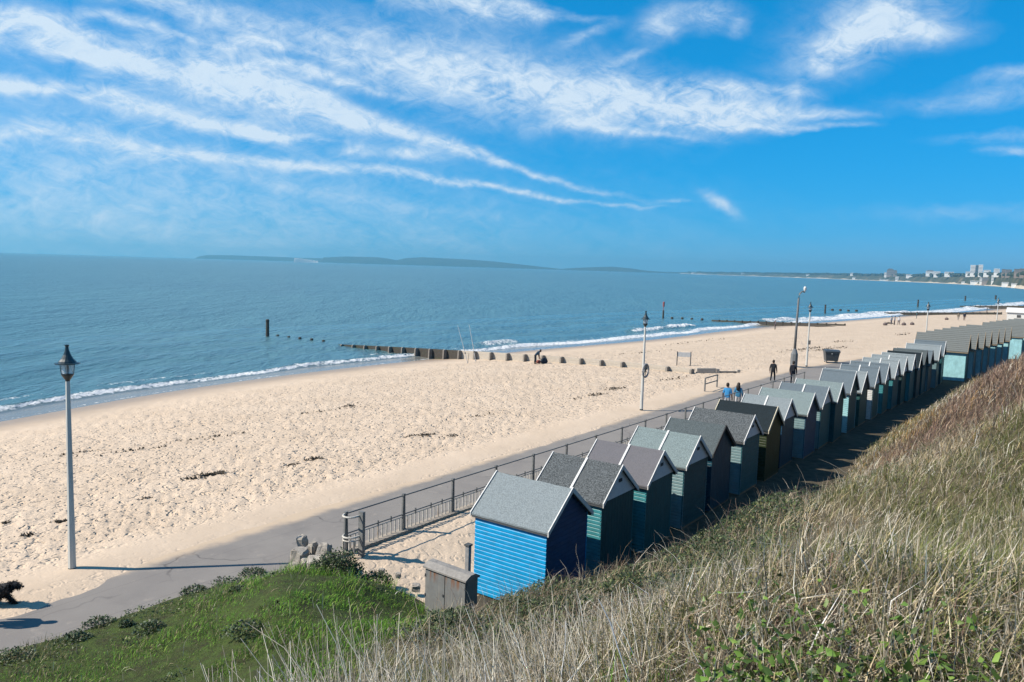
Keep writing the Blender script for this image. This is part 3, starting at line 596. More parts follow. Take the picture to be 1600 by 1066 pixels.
def leafy(name, label, cat, s, t, rx, h, n, pal, size, group=None, z=None):
    z0 = float(hill_z(np.array([s]), np.array([t]))[0]) if z is None else z
    lp = W(s, t, z0)
    u = RNG.normal(0, 1, (n, 3)); u /= np.linalg.norm(u, axis=1)[:, None]; u *= RNG.uniform(.35, 1, (n, 1))**.5
    lump = .75+.5*fbm(np.arctan2(u[:, 1], u[:, 0])*1.6+5, u[:, 2]*2, 2, int(abs(s*31)))
    pts = u*np.array([rx, rx*.85, h])*lump[:, None]; pts[:, 2] = np.abs(pts[:, 2])
    v, tr, c = leaves(pts[:, 0], pts[:, 1], pts[:, 2], RNG.uniform(.6, 1.3, n)*size, pick(pal, n, .25))
    e = thing(name, label, cat, lp, 0, group); link('leaves', np_mesh('leaves', v, None, tr, c), M_LEAF, e)
    st = MB()
    for k in range(6):
        a = k*1.05+s; st.tube([(0, 0, -.1), (cos(a)*rx*.3, sin(a)*rx*.3, h*.4), (cos(a)*rx*.6, sin(a)*rx*.6, h*.8)], [.012, .008, .004], 4)
    st.obj('stem', M_TWIG, e)
M_TWIG = nmat('twig_bark', (.12, .09, .06), (.2, .16, .11), 20)
leafy('shrub', 'dense dark green shrub at the foot of the curved fence end', 'shrub', 13.6, -15.0, .72, .75, 3200, DARKG, .06)
leafy('shrub', 'low dark shrub on the sand edge between the fence end and the metal cabinet', 'shrub', 14.35, -14.3, .5, .4, 1200, DARKG, .055)
for lab, px, py, rx, h in [('small dark weed clump on the bare sand left of the stone wall', 395, 897, .32, .18), ('flat weed clump straddling the path edge beside the bare sand', 357, 913, .42, .14),
                           ('weed clump on the path edge below the lamp shadow', 305, 925, .32, .16), ('bushy weed clump where the grass bank bulges into the path', 155, 977, .38, .2),
                           ('dark weed clump just inside the bank, right of the bulge', 120, 1000, .30, .2), ('dark weed clump in the bottom left corner of the bank', 20, 1030, .4, .2),
                           ('broad-leaved weed clump on the open turf, near the path', 235, 985, .34, .2), ('large dark weed clump in the middle of the green bank', 385, 990, .42, .26),
                           ('small round weed clump on the brown turf', 198, 978, .16, .16), ('weed clump under the stone wall end', 375, 925, .25, .16)]:
    p = G(px, py, .12); s, t = ST(p)
    for _ in range(4):
        zz = float(hill_z(np.array([s]), np.array([t]))[0]); p = G(px, py, max(zz, 0.)); s, t = ST(p)
    leafy('weed_clump', lab, 'weed', s, t, rx*1.15, h, 340, DARKG+[(.07, .11, .06)], .06, 'weed clumps on the green bank', max(zz, 0.))

# ------------------------------------------------------------------ seaweed wrack on the sand
def wrack():
    pts = []
    for px, py, lx, n in [(330, 750, 24, 150), (300, 756, 14, 50), (490, 727, 14, 60), (455, 736, 14, 40), (665, 688, 14, 70), (640, 690, 10, 30), (705, 690, 14, 30), (750, 656, 30, 40), (545, 632, 12, 60), (500, 640, 60, 40), (960, 613, 16, 90), (930, 623, 14, 70),
                          (1055, 597, 22, 50), (900, 630, 12, 20), (1090, 525, 40, 60), (1000, 547, 30, 40), (895, 555, 10, 20), (1258, 548, 36, 120), (1290, 549, 20, 90), (1315, 546, 14, 30), (1310, 536, 24, 40), (1410, 524, 12, 50), (95, 826, 12, 60), (40, 850, 16, 40), (10, 826, 8, 20), (230, 790, 14, 14), (120, 700, 60, 40), (200, 700, 80, 50), (330, 680, 80, 50)]:
        zz = -.3
        for _ in range(n):
            a = px+random.gauss(0, lx*.55); b = py+random.gauss(0, 1.1)-(a-px)*.1
            p = G(a, b, zz); pts.append((p[0], p[1]))
    pts = np.array(pts); z = sand_z(pts[:, 0], pts[:, 1])+.015; n = len(pts); r = np.hypot(pts[:, 0], pts[:, 1])
    v, tr, c = leaves(pts[:, 0], pts[:, 1], z+RNG.uniform(0, .04, n), RNG.uniform(.05, .16, n)*(.7+r/90), pick([(.05, .04, .03), (.08, .065, .045), (.035, .03, .025)], n))
    link('seaweed', np_mesh('seaweed', v, None, tr, c), cmat('seaweed_wrack', .8, .2), kind='stuff')
wrack()

# ------------------------------------------------------------------ beach huts
P_WHITE = nmat('white_paint', (.72, .73, .72), (.56, .57, .57), 8, .55, .3)
P_CREAM = nmat('cream_paint', (.66, .60, .45), (.55, .5, .38), 8, .6)
P_GREYW = nmat('pale_grey_paint', (.74, .75, .75), (.64, .65, .66), 9, .6)
P_BLACK = nmat('black_paint', (.03, .032, .035), (.05, .05, .05), 9, .6)
P_TAN = nmat('tan_timber', (.34, .27, .19), (.28, .22, .15), 14, .7)
P_DGREY = nmat('dark_grey_paint', (.10, .105, .11), (.07, .075, .08), 9, .6)
METAL = nmat('galvanised_steel', (.30, .31, .32), (.22, .23, .24), 12, .5, .5)
def paint(name, c): return nmat(name, c, tuple(v*.74 for v in c), 4, .5, .3, .25, 26, c3=tuple(v*.86+.02 for v in c), s3=1.7, stretch=(1, 1, .45))
def felt(name, c, sp): c = (c[0]*.93, c[1]*1.02, c[2]*1.10); return nmat(name, c, tuple(v*sp for v in c), 26, .93, .12, .5, 60, lo=.42, hi=.58, c3=tuple(v*(.5+sp*.5) for v in c), s3=1.0)
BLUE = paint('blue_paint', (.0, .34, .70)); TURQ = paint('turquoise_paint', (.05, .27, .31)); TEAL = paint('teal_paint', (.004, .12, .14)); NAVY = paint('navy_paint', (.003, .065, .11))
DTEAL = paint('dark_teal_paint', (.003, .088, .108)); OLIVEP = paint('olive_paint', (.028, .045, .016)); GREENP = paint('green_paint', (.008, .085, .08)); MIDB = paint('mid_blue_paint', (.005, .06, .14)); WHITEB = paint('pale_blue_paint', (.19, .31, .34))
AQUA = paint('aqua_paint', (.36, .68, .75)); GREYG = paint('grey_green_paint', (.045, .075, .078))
F_LIGHT = felt('light_felt', (.265, .285, .285), .72); F_GREEN = felt('grey_green_felt', (.235, .275, .265), .66); F_CHAR = felt('charcoal_felt', (.15, .155, .155), .35); F_MAUVE = felt('mauve_felt', (.165, .15, .155), .85)
F_DARK = felt('dark_felt', (.115, .13, .13), .6); F_BLACK = felt('black_felt', (.022, .03, .034), .7); F_BLUE = felt('blue_grey_felt', (.15, .175, .19), .75); F_BROWN = felt('brown_grey_felt', (.19, .19, .175), .75)
BLUE_SHADED = paint('shaded_blue_paint', (.0, .06, .17))  # blue hut's back wall: its blue paint with the shade put into the colour
INSIDE = nmat('bare_timber', (.25, .19, .12), (.2, .15, .1), 6)
VENT = nmat('vent_grille', (.05, .055, .06), (.07, .07, .075), 10)

def steps(lo, hi, pitch):
    n = max(1, round((hi-lo)/pitch)); return [lo+(hi-lo)*i/n for i in range(n+1)]
def lap_profile(z0, z1, y, out):            # one horizontal weatherboard: proud face, sloping top edge, return at the bottom
    h = z1-z0; return [(y, z0+.002), (y+out*.030, z0+.002), (y+out*.027, z1-.034), (y+out*.004, z1-.001), (y, z1-.001)]
def hut(i, label, s, t0, t1, zr, mats, mid=False, gable=None, boards='h', hw=1.18, drop=.92, z0=0., single=False, roof_lap=False, ww=None, barge_b=None, vent=False):
    wall_b, wall_s, roof_m, barge = mats
    L = t1-t0; tc = (t0+t1)/2; ww = ww or hw-.14
    jr = random.Random(i*13+5); hw = hw+jr.uniform(-.05, .04); L = L+jr.uniform(-.04, .04)
    e = thing('beach_hut', label, 'beach hut', W(s, tc, z0), ROWROT+jr.uniform(-.016, .016), 'beach huts in a row behind the promenade')
    zr = zr-z0; ez = zr-drop; k = drop/hw; top = ez+k*(hw-ww)-.05; xb = L/2-.10; zf = .14
    # local x: towards the hill, local y: along the row away from the viewpoint
    mb = MB(); mb.box(-xb, xb, -ww+.02, ww-.02, .0, zf); mb.obj('floor_frame', INSIDE, e)
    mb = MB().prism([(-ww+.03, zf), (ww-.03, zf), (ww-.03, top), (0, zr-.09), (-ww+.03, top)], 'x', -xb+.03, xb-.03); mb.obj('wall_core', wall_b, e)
    hz = steps(zf-.04, top, .112)
    for sd in (-1, 1):                      # side walls
        if single and sd == -1:
            w = MB().box(-xb, xb, -ww+.0, -ww+.03, zf-.04, top).obj('side_wall', wall_s, e)
            ref = None
            for a, b in zip(hz[:-1], hz[1:]):
                me = MB().prism(lap_profile(a, b, -ww-.001, -1), 'x', -xb-.012, xb+.012).mesh('board'); link('board', me, wall_s, w)
        else:
            m = MB()
            for a, b in zip(hz[:-1], hz[1:]): m.prism(lap_profile(a, b, sd*(ww-.03), sd), 'x', -xb-.012, xb+.012)
            m.obj('side_wall', wall_s, e)
    def yat(z): return ww if z <= top else max(.02, ww*(zr-.09-z)/(zr-.09-top))
    for sd, nm in ((1, 'back_wall'), (-1, 'front_wall')):
        zt = top-.02 if (gable and sd == 1) else zr-.12
        pieces = []
        if boards == 'h':
            for a, b in zip(*(lambda q: (q[:-1], q[1:]))(steps(zf-.04, zt, .125))):
                y = yat((a+b)/2+.03); x = sd*(xb-.03); pieces.append(MB().prism([(x, a+.002), (x+sd*.03, a+.002), (x+sd*.024, b-.014), (x+sd*.008, b-.001), (x, b-.001)], 'y', -y-.01, y+.01))
        else:
            ys = steps(-ww, ww, .17)
            for a, b in zip(ys[:-1], ys[1:]):
                za = min(zt, top+(zr-.09-top)*(1-abs(a)/ww)); zb = min(zt, top+(zr-.09-top)*(1-abs(b)/ww)); x0, x1 = sorted((sd*(xb-.03), sd*xb))
                m = MB(); a += .005; b -= .005
                m.add([(x0, a, zf-.04), (x1, a, zf-.04), (x1, b, zf-.04), (x0, b, zf-.04), (x0, a, za), (x1, a, za), (x1, b, zb), (x0, b, zb)], [(0, 3, 2, 1), (4, 5, 6, 7), (0, 1, 5, 4), (1, 2, 6, 5), (2, 3, 7, 6), (3, 0, 4, 7)]); pieces.append(m)
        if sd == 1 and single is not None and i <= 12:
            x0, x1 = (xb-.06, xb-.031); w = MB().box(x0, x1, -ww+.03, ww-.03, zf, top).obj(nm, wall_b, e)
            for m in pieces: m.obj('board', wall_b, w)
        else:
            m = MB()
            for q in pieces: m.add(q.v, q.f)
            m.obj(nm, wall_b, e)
    if gable:
        g = None; zz = steps(top-.02, zr-.12, .19); m = MB()
        for a, b in zip(zz[:-1], zz[1:]):
            ya, yb = yat(max(a, top)), yat(b)
            m.add([(xb, -ya, a), (xb, ya, a), (xb, yb, b), (xb, -yb, b), (xb+.035, -ya, a), (xb+.035, ya, a), (xb+.022, yb, b-.006), (xb+.022, -yb, b-.006)], [(0, 1, 2, 3), (4, 7, 6, 5), (0, 4, 5, 1), (1, 5, 6, 2), (2, 6, 7, 3), (3, 7, 4, 0)])
        g = m.obj('gable_panel', gable, e)
        if vent: MB().box(xb+.03, xb+.05, -.07, .13, zr-.50, zr-.40).obj('vent', VENT, g)
    # doors on the sea front
    for sd in (-1, 1):
        y0, y1 = sorted((sd*.01, sd*.46)); d = MB().box(-xb-.05, -xb-.012, y0, y1, zf+.02, min(2.1, top+.1)).obj('door', wall_s, e)
        for q in (.3, 1.3): MB().box(-xb-.06, -xb-.05, *sorted((sd*.46, sd*.16)), zf+q, zf+q+.04).obj('hinge', METAL, d)
    # roof
    for sd, in ((-1,), (1,)):
        if roof_lap:
            n = 9; m = MB()
            for q in range(n):
                a0, a1 = q/n, (q+1)/n+.02; h0 = .055
                def pt(f, up): return (sd*hw*(1-f), ez+drop*f+up)
                (ya, za), (yb, zb) = pt(a0, h0), pt(min(a1, 1), .004); (yc, zc), (yd, zd) = pt(a0, -.02), pt(min(a1, 1), -.02)
                m.prism([(yc, zc), (ya, za), (yb, zb), (yd, zd)], 'x', -L/2, L/2)
            r = m.obj('roof_slope', roof_m, e)
        else:
            nx, ny = 14, 7; vs = []; rr = random.Random(i*7+sd)
            for q in range(nx+1):
                for p in range(ny+1):
                    f = p/ny; vs.append((-L/2+L*q/nx, sd*hw*(1-f), ez+drop*f+rr.uniform(-.006, .006)+(.012 if .48 < f < .6 else 0)))
            n1 = len(vs); vs += [(a, b, c-.045) for a, b, c in vs]
            I = lambda q, p: q*(ny+1)+p
            fs = [(I(q, p), I(q+1, p), I(q+1, p+1), I(q, p+1)) for q in range(nx) for p in range(ny)]
            fs += [(n1+I(q, p), n1+I(q, p+1), n1+I(q+1, p+1), n1+I(q+1, p)) for q in range(nx) for p in range(ny)]
            fs += [(I(q, 0), n1+I(q, 0), n1+I(q+1, 0), I(q+1, 0)) for q in range(nx)]+[(I(0, p), I(0, p+1), n1+I(0, p+1), n1+I(0, p)) for p in range(ny)]+[(I(nx, p), n1+I(nx, p), n1+I(nx, p+1), I(nx, p+1)) for p in range(ny)]
            r = MB().add(vs, fs).obj('roof_slope', roof_m, e)
        MB().box(-L/2+.02, L/2-.02, *sorted((sd*(hw-.035), sd*(hw-.012))), ez-.105, ez-.01).obj('fascia', P_DGREY if not roof_lap else P_TAN, e)
        for x, bm in ((-L/2, barge), (L/2, barge_b or barge)):
            w0 = .03; c = .105; ya, yb = sd*(hw+.015), 0
            m = MB().prism([(ya, ez-.10), (ya, ez+.035), (0, zr+.045), (0, zr-.10)], 'x', x-w0*(1 if x < 0 else 0), x+w0*(0 if x < 0 else 1)); m.obj('bargeboard', bm, e)
        if mid:
            MB().prism([(sd*(hw+.008), ez-.02), (sd*(hw+.008), ez+.045), (0, zr+.05), (0, zr-.02)], 'x', L*.0-.035, L*.0+.035).obj('roof_batten', barge, e)
    if not single: MB().prism([(-.10, zr-.075), (0, zr+.018), (.10, zr-.075), (0, zr-.03)], 'x', -L/2+.02, L/2-.02).obj('ridge_cap', roof_m, e)
    return e

def solve_z(px, py, s):                      # ridge level at which the sight line to the back peak meets station s
    lo, hi = 1.5, 5.5
    for _ in range(40):
        mid = (lo+hi)/2; q = ST(G(px, py, mid))[0]
        if q > s: lo = mid
        else: hi = mid
    return (lo+hi)/2
HF = [(778,737),(865,707),(935,687),(997,667),(1044.6,654),(1089,636),(1128.6,624),(1161,616.5),(1191.6,605.3),(1223.8,596.8),(1244,592),(1269,582.3),(1287.5,576),(1314,569),(1331.5,563),(1347,559),(1361,554.5),(1376,551.5),(1383,549),(1394,545),(1403,543.5),(1420,535),(1429,531)]
HB = [(893,764),(972,729),(1036,706),(1095,682),(1136,665),(1178,650),(1213,637),(1240,623),(1273,615),(1295,605.6),(1317,598.8),(1338,581),(1355,581.5),(1374,574),(1390,569),(1405,563),(1417,558),(1430,554.5),(1441,552),(1449,548),(1458,548),(1470,540),(1478,534)]
HS = [17.35,20.4,23.0,26.05,28.6,31.6,34.4,37.1,39.9,42.7,45.0,48.2,51.0,53.9,56.7,59.3,61.8,64.0,66.2,68.4,70.6,73.1,75.6]
HSPEC = [
 ('bright blue boarded hut with light grey roof, nearest, beside the metal cabinet', (BLUE_SHADED, BLUE, F_LIGHT, P_WHITE), dict(single=True, boards='h')),
 ('hut with speckled charcoal roof, second from the near end, behind the bright blue hut', (DTEAL, TURQ, F_CHAR, P_WHITE), dict(mid=True, gable=P_GREYW, boards='v', vent=True)),
 ('hut with mauve brown roof split by a white batten, third from the near end', (TEAL, TURQ, F_MAUVE, P_WHITE), dict(mid=True, gable=P_GREYW, boards='v', vent=True)),
 ('hut with pale grey-green roof split by a white batten, fourth from the near end', (DTEAL, WHITEB, F_GREEN, P_WHITE), dict(mid=True, gable=P_GREYW, boards='h', vent=True)),
 ('dark grey-green roofed hut with black rear bargeboards, fifth from the near end', (NAVY, NAVY, F_DARK, P_WHITE), dict(boards='v', barge_b=P_BLACK)),
 ('charcoal roofed hut with grey vented gable, just before the black roofed hut', (TEAL, WHITEB, F_CHAR, P_WHITE), dict(gable=P_GREYW, boards='h', vent=True)),
 ('black roofed hut with olive green back wall and thin cream bargeboards', (OLIVEP, OLIVEP, F_BLACK, P_CREAM), dict(boards='v')),
 ('hut with pale roof and white batten just beyond the black roofed hut', (NAVY, MIDB, F_LIGHT, P_WHITE), dict(mid=True, gable=P_GREYW, boards='v')),
 ('hut with long plain pale roof and dark rear gable, second beyond the black roofed hut', (MIDB, WHITEB, F_GREEN, P_WHITE), dict(boards='h')),
 ('blue-grey roofed hut with white batten, third beyond the black roofed hut', (TEAL, WHITEB, F_BLUE, P_WHITE), dict(mid=True, gable=P_GREYW, boards='h')),
 ('grey-green roofed hut with thin bargeboards and no pale gable, eleventh from the near end', (DTEAL, DTEAL, F_GREEN, P_GREYW), dict(boards='v')),
 ('tall blue-grey roofed hut standing higher than its neighbours, twelfth from the near end', (DTEAL, AQUA, F_BLUE, P_WHITE), dict(boards='v')),
 ('grey roofed hut with grey-green back wall, just beyond the tall blue-grey roofed hut', (GREENP, GREENP, F_LIGHT, P_WHITE), dict(gable=P_DGREY)),
 ('hut showing a tall strip of white boarded side wall in the middle of the row', (GREENP, P_WHITE, F_BLUE, P_WHITE), dict(mid=True, gable=P_GREYW)),
 ('hut with turquoise side strip and pale gable, next beyond the white boarded side wall', (GREENP, TURQ, F_BLUE, P_WHITE), dict(mid=True, gable=P_GREYW)),
 ('dark backed hut with pale gable, second beyond the white boarded side wall', (DTEAL, TURQ, F_LIGHT, P_WHITE), dict(mid=True, gable=P_GREYW)),
 ('green backed hut with pale gable, third beyond the white boarded side wall', (GREENP, GREYG, F_LIGHT, P_WHITE), dict(mid=True, gable=P_GREYW)),
 ('grey roofed hut with turquoise corner, fourth beyond the white boarded side wall', (TEAL, TURQ, F_LIGHT, P_WHITE), dict(gable=P_GREYW)),
 ('near-black roofed hut with broad white bargeboards in the far half of the row', (GREYG, GREYG, F_BLACK, P_WHITE), dict()),
 ('dark roofed hut without white trim, just beyond the near-black roof', (DTEAL, DTEAL, F_DARK, P_DGREY), dict()),
 ('grey roofed hut with grey trim, second beyond the near-black roof', (GREYG, WHITEB, F_BLUE, P_DGREY), dict()),
 ('pale flat-looking grey roofed hut, last but one before the big brown roofed huts', (GREYG, WHITEB, F_LIGHT, P_GREYW), dict()),
 ('last and tallest small hut, right in front of the big brown roofed huts', (DTEAL, DTEAL, F_BLUE, P_GREYW), dict()),
]
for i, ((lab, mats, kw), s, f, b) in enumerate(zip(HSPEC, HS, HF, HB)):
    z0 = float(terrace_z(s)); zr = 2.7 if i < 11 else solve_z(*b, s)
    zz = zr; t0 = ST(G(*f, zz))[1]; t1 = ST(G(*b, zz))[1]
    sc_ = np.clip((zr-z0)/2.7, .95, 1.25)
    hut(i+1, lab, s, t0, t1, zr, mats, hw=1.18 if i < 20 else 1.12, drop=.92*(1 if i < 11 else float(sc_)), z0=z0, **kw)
GS = [79.8, 82.8, 86.0, 89.3, 92.7, 96.1, 99.6, 107.9, 111.3, 114.7, 118.1, 121.5, 124.9]
GTF = [-10.2, -9.85, -9.5, -9.15, -8.75, -8.3, -7.9, -6.9, -6.4, -5.9, -5.4, -4.9, -4.4]
GTB = [-5.95, -5.55, -5.2, -4.85, -4.45, -4.05, -3.65, -2.65, -2.2, -1.7, -1.2, -.7, -.2]
ORD = ['first of the big brown roofed huts, showing its whole aqua side wall', 'second of the big brown roofed huts', 'third of the big brown roofed huts', 'fourth of the big brown roofed huts', 'fifth of the big brown roofed huts', 'sixth of the big brown roofed huts', 'last brown roofed hut before the gap in the big huts',
       'big brown roofed hut just past the gap, its aqua side wall in the sun', 'second big brown roofed hut past the gap', 'third big brown roofed hut past the gap', 'fourth big brown roofed hut past the gap', 'fifth big brown roofed hut past the gap', 'sixth big brown roofed hut past the gap']
for i in range(13):
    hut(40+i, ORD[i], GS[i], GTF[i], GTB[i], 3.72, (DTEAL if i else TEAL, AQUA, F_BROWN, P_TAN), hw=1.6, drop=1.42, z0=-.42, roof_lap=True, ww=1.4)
# path of dark earth between the huts and the slope
sp = np.arange(15.5, 150, 1.); tb = np.interp(sp, HS+GS, [ST(G(*b, 2.7))[1] if i < 11 else -9+.02*i for i, b in enumerate(HB)]+GTB)
Tp = np.stack([tb-2.2, tb-.4, tb+1.4, tb+3.4], 1); Sp = np.repeat(sp[:, None], 4, 1); xx, yy, _ = W(Sp, Tp)
grid_obj('path', xx, yy, terrace_z(Sp)+.045+.02*fbm(Sp, Tp, 2, 3), np.ones(Sp.shape, bool), nmat('dark_earth', (.11, .09, .065), (.06, .055, .04), 2.5, .95, .1, .6, 8))

# ------------------------------------------------------------------ lamps
LAMP_POLE = nmat('pole_paint', (.62, .63, .60), (.5, .51, .5), 3, .45, .4, stretch=(1, 1, .2)); LAMP_DARK = nmat('lamp_dark_green', (.012, .03, .04), (.02, .04, .05), 9, .35, .5)
def glass_mat():
    m, g, b = newmat('lamp_glass', .05, .5); b.inputs['Base Color'].default_value = (.9, .93, .95, 1); b.inputs['Transmission Weight'].default_value = .8; b.inputs['IOR'].default_value = 1.1; return m
GLASS = glass_mat(); BULB = nmat('bulb_housing', (.6, .58, .58), (.5, .5, .5), 5, .3)
def lamp(label, p):
    e = thing('street_lamp', label, 'street lamp', p, 0, 'promenade lamps')
    MB().lathe([(.10, -.3), (.10, 0), (.095, .9), (.092, 1.0), (.078, 2.4), (.066, 4.0), (.055, 5.2)], 8).obj('pole', LAMP_POLE, e)
    MB().lathe([(.105, -.2), (.105, .10), (.098, .12)], 8).obj('pole_foot', LAMP_DARK, e)
    h = MB().lathe([(.055, 5.17), (.06, 5.2), (.15, 5.34), (.155, 5.37), (.05, 5.38)], 12, ).obj('lantern_cup', LAMP_DARK, e)
    MB().lathe([(.13, 5.38), (.16, 5.65), (.155, 5.652), (.125, 5.385)], 12).obj('glass', GLASS, e)
    MB().lathe([(.03, 5.37), (.05, 5.45), (.05, 5.55), (.02, 5.6)], 8).obj('bulb', BULB, e)
    m = MB()
    for k in range(4):
        a = k*pi/2+.6; m.tube([(cos(a)*.14, sin(a)*.14, 5.36), (cos(a)*.175, sin(a)*.175, 5.66)], .009, 4)
    m.obj('lantern_bars', LAMP_DARK, e)
    MB().lathe([(.30, 5.63), (.30, 5.65), (.22, 5.665), (.205, 5.70), (.15, 5.76), (.09, 5.87), (.05, 6.0), (.038, 6.08), (.055, 6.1), (.055, 6.13), (.02, 6.14)], 14).obj('lamp_shade', LAMP_DARK, e)
    return e
L1, L2, L3 = G(113, 893), G(1002, 642), G(1260, 573)
lamp('tall pale lamp post with dark cap standing alone on the sand edge near the dog', L1)
l2 = lamp('pale lamp post carrying a round grey lifebuoy, beside the promenade', L2)
l3 = lamp('pale lamp post right beside the tall grey floodlight column', L3)
lamp('pale lamp post rising from behind the first big brown roofs', G(1444, 558)); lamp('farthest pale lamp post, near the white kiosk', G(1555, 526))
# lifebuoy on the second post, a small box on the third
RING = nmat('grey_ring', (.32, .32, .33), (.25, .25, .26), 8)
e = thing('lifebuoy', 'round grey lifebuoy hung on the lamp post', 'lifebuoy', (L2[0]+.13, L2[1]-.10, 2.5), radians(-35))
m = MB(); m.tube([(.0, .40*cos(2*pi*k/20), .40*sin(2*pi*k/20)) for k in range(21)], .055, 7); m.obj('ring', RING, e)
m = MB()
for k in range(3): a = k*pi/3+.5; m.tube([(0, .38*cos(a), .38*sin(a)), (0, -.38*cos(a), -.38*sin(a))], .02, 5)
m.obj('straps', LAMP_DARK, e); MB().box(-.09, -.03, -.1, .1, -.12, .12).obj('bracket', METAL, e)
e = thing('control_box', 'small dark box strapped half way up the lamp post', 'box', (L3[0]+.10, L3[1]-.06, 2.3), radians(-35)); MB().box(-.09, .09, -.11, .11, -.18, .18).obj('case', P_DGREY, e); MB().box(-.1, .1, -.12, .12, .18, .2).obj('lid', P_DGREY, e)

# floodlight column with camera head
GCOL = nmat('column_grey', (.17, .18, .19), (.13, .14, .15), 4, .5, .4)
bp = G(1240, 574); e = thing('floodlight_column', 'tall dark grey column with thick octagonal foot and small white head', 'lamp column', bp)
MB().lathe([(.34, -.2), (.34, 1.25), (.13, 1.75), (.12, 1.8)], 8).obj('base', GCOL, e)
MB().tube([(0, 0, 1.7), (0.02, 0, 4), (.05, 0, 6.4), (.10, 0, 6.9), (.30, 0, 7.1), (.52, 0, 7.14)], [.125, .105, .09, .075, .06, .05], 10).obj('pole', GCOL, e, True)
MB().lathe([(.06, 7.1), (.09, 7.2), (.13, 7.3), (.14, 7.45), (.09, 7.56), (.03, 7.6)], 10, .58, 0).obj('head', P_WHITE, e)
MB().lathe([(.05, 7.0), (.08, 7.05), (.08, 7.12)], 8, .52, 0).obj('head_mount', GCOL, e)

# ------------------------------------------------------------------ promenade fence
FENCE = nmat('fence_paint', (.20, .205, .20), (.13, .135, .14), 10, .6, .3); FW_ = nmat('fence_white', (.62, .60, .55), (.45, .42, .37), 14, .6, .3, c3=(.33, .26, .19)); KERB = nmat('kerb_concrete', (.40, .35, .29), (.31, .27, .23), 5, .9, .1, .5, 30)
e = thing('promenade_fence', 'long dark railing with white balusters ending in a curved hoop', 'fence', W(15.2, float(fence_t(15.2))))
O = np.array(W(15.2, float(fence_t(15.2))))
def fl(s, z, dt=0): p = W(s, float(fence_t(s))+dt, z); return (p[0]-O[0], p[1]-O[1], p[2])
posts = list(np.arange(15.2, 62, 2.4))
def dirf(s): a, b = fl(s, 0), fl(s+.2, 0); return atan2(b[1]-a[1], b[0]-a[0])
for k, s in enumerate(posts):
    x, y, _ = fl(s, 0); 
    o = MB().prism([(-.075, 0), (-.02, 0), (-.012, 1.12), (-.045, 1.12)], 'y', -.03, .03).prism([(.02, 0), (.075, 0), (.045, 1.12), (.012, 1.12)], 'y', -.03, .03).box(-.05, .05, -.04, .04, 1.1, 1.17).box(-.09, .09, -.05, .05, -.05, .03).obj('post', FENCE, e, loc=(x, y, .08), rz=dirf(s))
for k in range(len(posts)-1):
    a, b = posts[k], posts[k+1]
    MB().tube([fl(a, 1.19), fl(b, 1.19)], .022, 6).obj('rail', FENCE, e); MB().tube([fl(a, .58), fl(b, .58)], .02, 6).obj('rail', FENCE, e)
    MB().tube([fl(a+.05, .50), fl(b-.05, .50)], .018, 5).obj('baluster_rail', FW_, e)
bal = MB().box(-.018, .018, -.012, .012, .10, .50).mesh('baluster'); bal.materials.append(FW_)
stub = MB().box(-.02, .02, -.02, .02, .48, .66).mesh('rail_bracket'); stub.materials.append(FENCE)
for k in range(len(posts)-1):
    for j in range(1, 13):
        s = posts[k]+2.4*j/13; x, y, _ = fl(s, 0)
        link('baluster', bal, None, e, (x, y, 0), dirf(s))
        if j in (3, 7, 10): link('rail_bracket', stub, None, e, (x, y, 0), dirf(s))
# hooped end: rails curl round towards the slope
def hoop(z, r): return [fl(15.2-.24*sin(a), z, .22-.22*cos(a)) for a in np.linspace(0, pi, 14)]+[fl(15.5, z, .46)]
MB().tube([fl(15.2, 1.19)]+hoop(1.19, .6)[1:], .03, 6).obj('hoop_rail', FW_, e); MB().tube(hoop(.58, .6), .028, 6).obj('hoop_rail', FW_, e); MB().tube(hoop(.48, .6), .022, 6).obj('hoop_rail', FW_, e)
for a in np.linspace(.4, pi-.3, 5):
    x, y, _ = fl(15.2-.24*sin(a), 0, .22-.22*cos(a)); link('baluster', bal, None, e, (x, y, 0), a)
x, y, _ = fl(15.36, 0, .49); MB().box(-.05, .05, -.09, .09, -.1, 1.28).obj('end_post', FENCE, e, loc=(x, y, .04), rz=dirf(15.2))
ks = np.arange(14.6, 150, .8); Tk = fence_t(ks)
for nm, d0, d1, z0, z1 in (('kerb', -.13, .17, -.1, .085),):
    m = MB()
    for a, b in zip(ks[:-1], ks[1:]):
        b2 = b-.006; pa, pb, pc, pd = [W(q, float(fence_t(q))+d) for q, d in ((a, d0), (b2, d0), (b2, d1), (a, d1))]; dz = random.uniform(-.008, .008)
        m.add([(q[0], q[1], z0) for q in (pa, pb, pc, pd)]+[(q[0], q[1], z1+dz) for q in (pa, pb, pc, pd)], [(0, 3, 2, 1), (4, 5, 6, 7), (0, 1, 5, 4), (1, 2, 6, 5), (2, 3, 7, 6), (3, 0, 4, 7)])
    m.obj(nm, KERB, kind='structure')

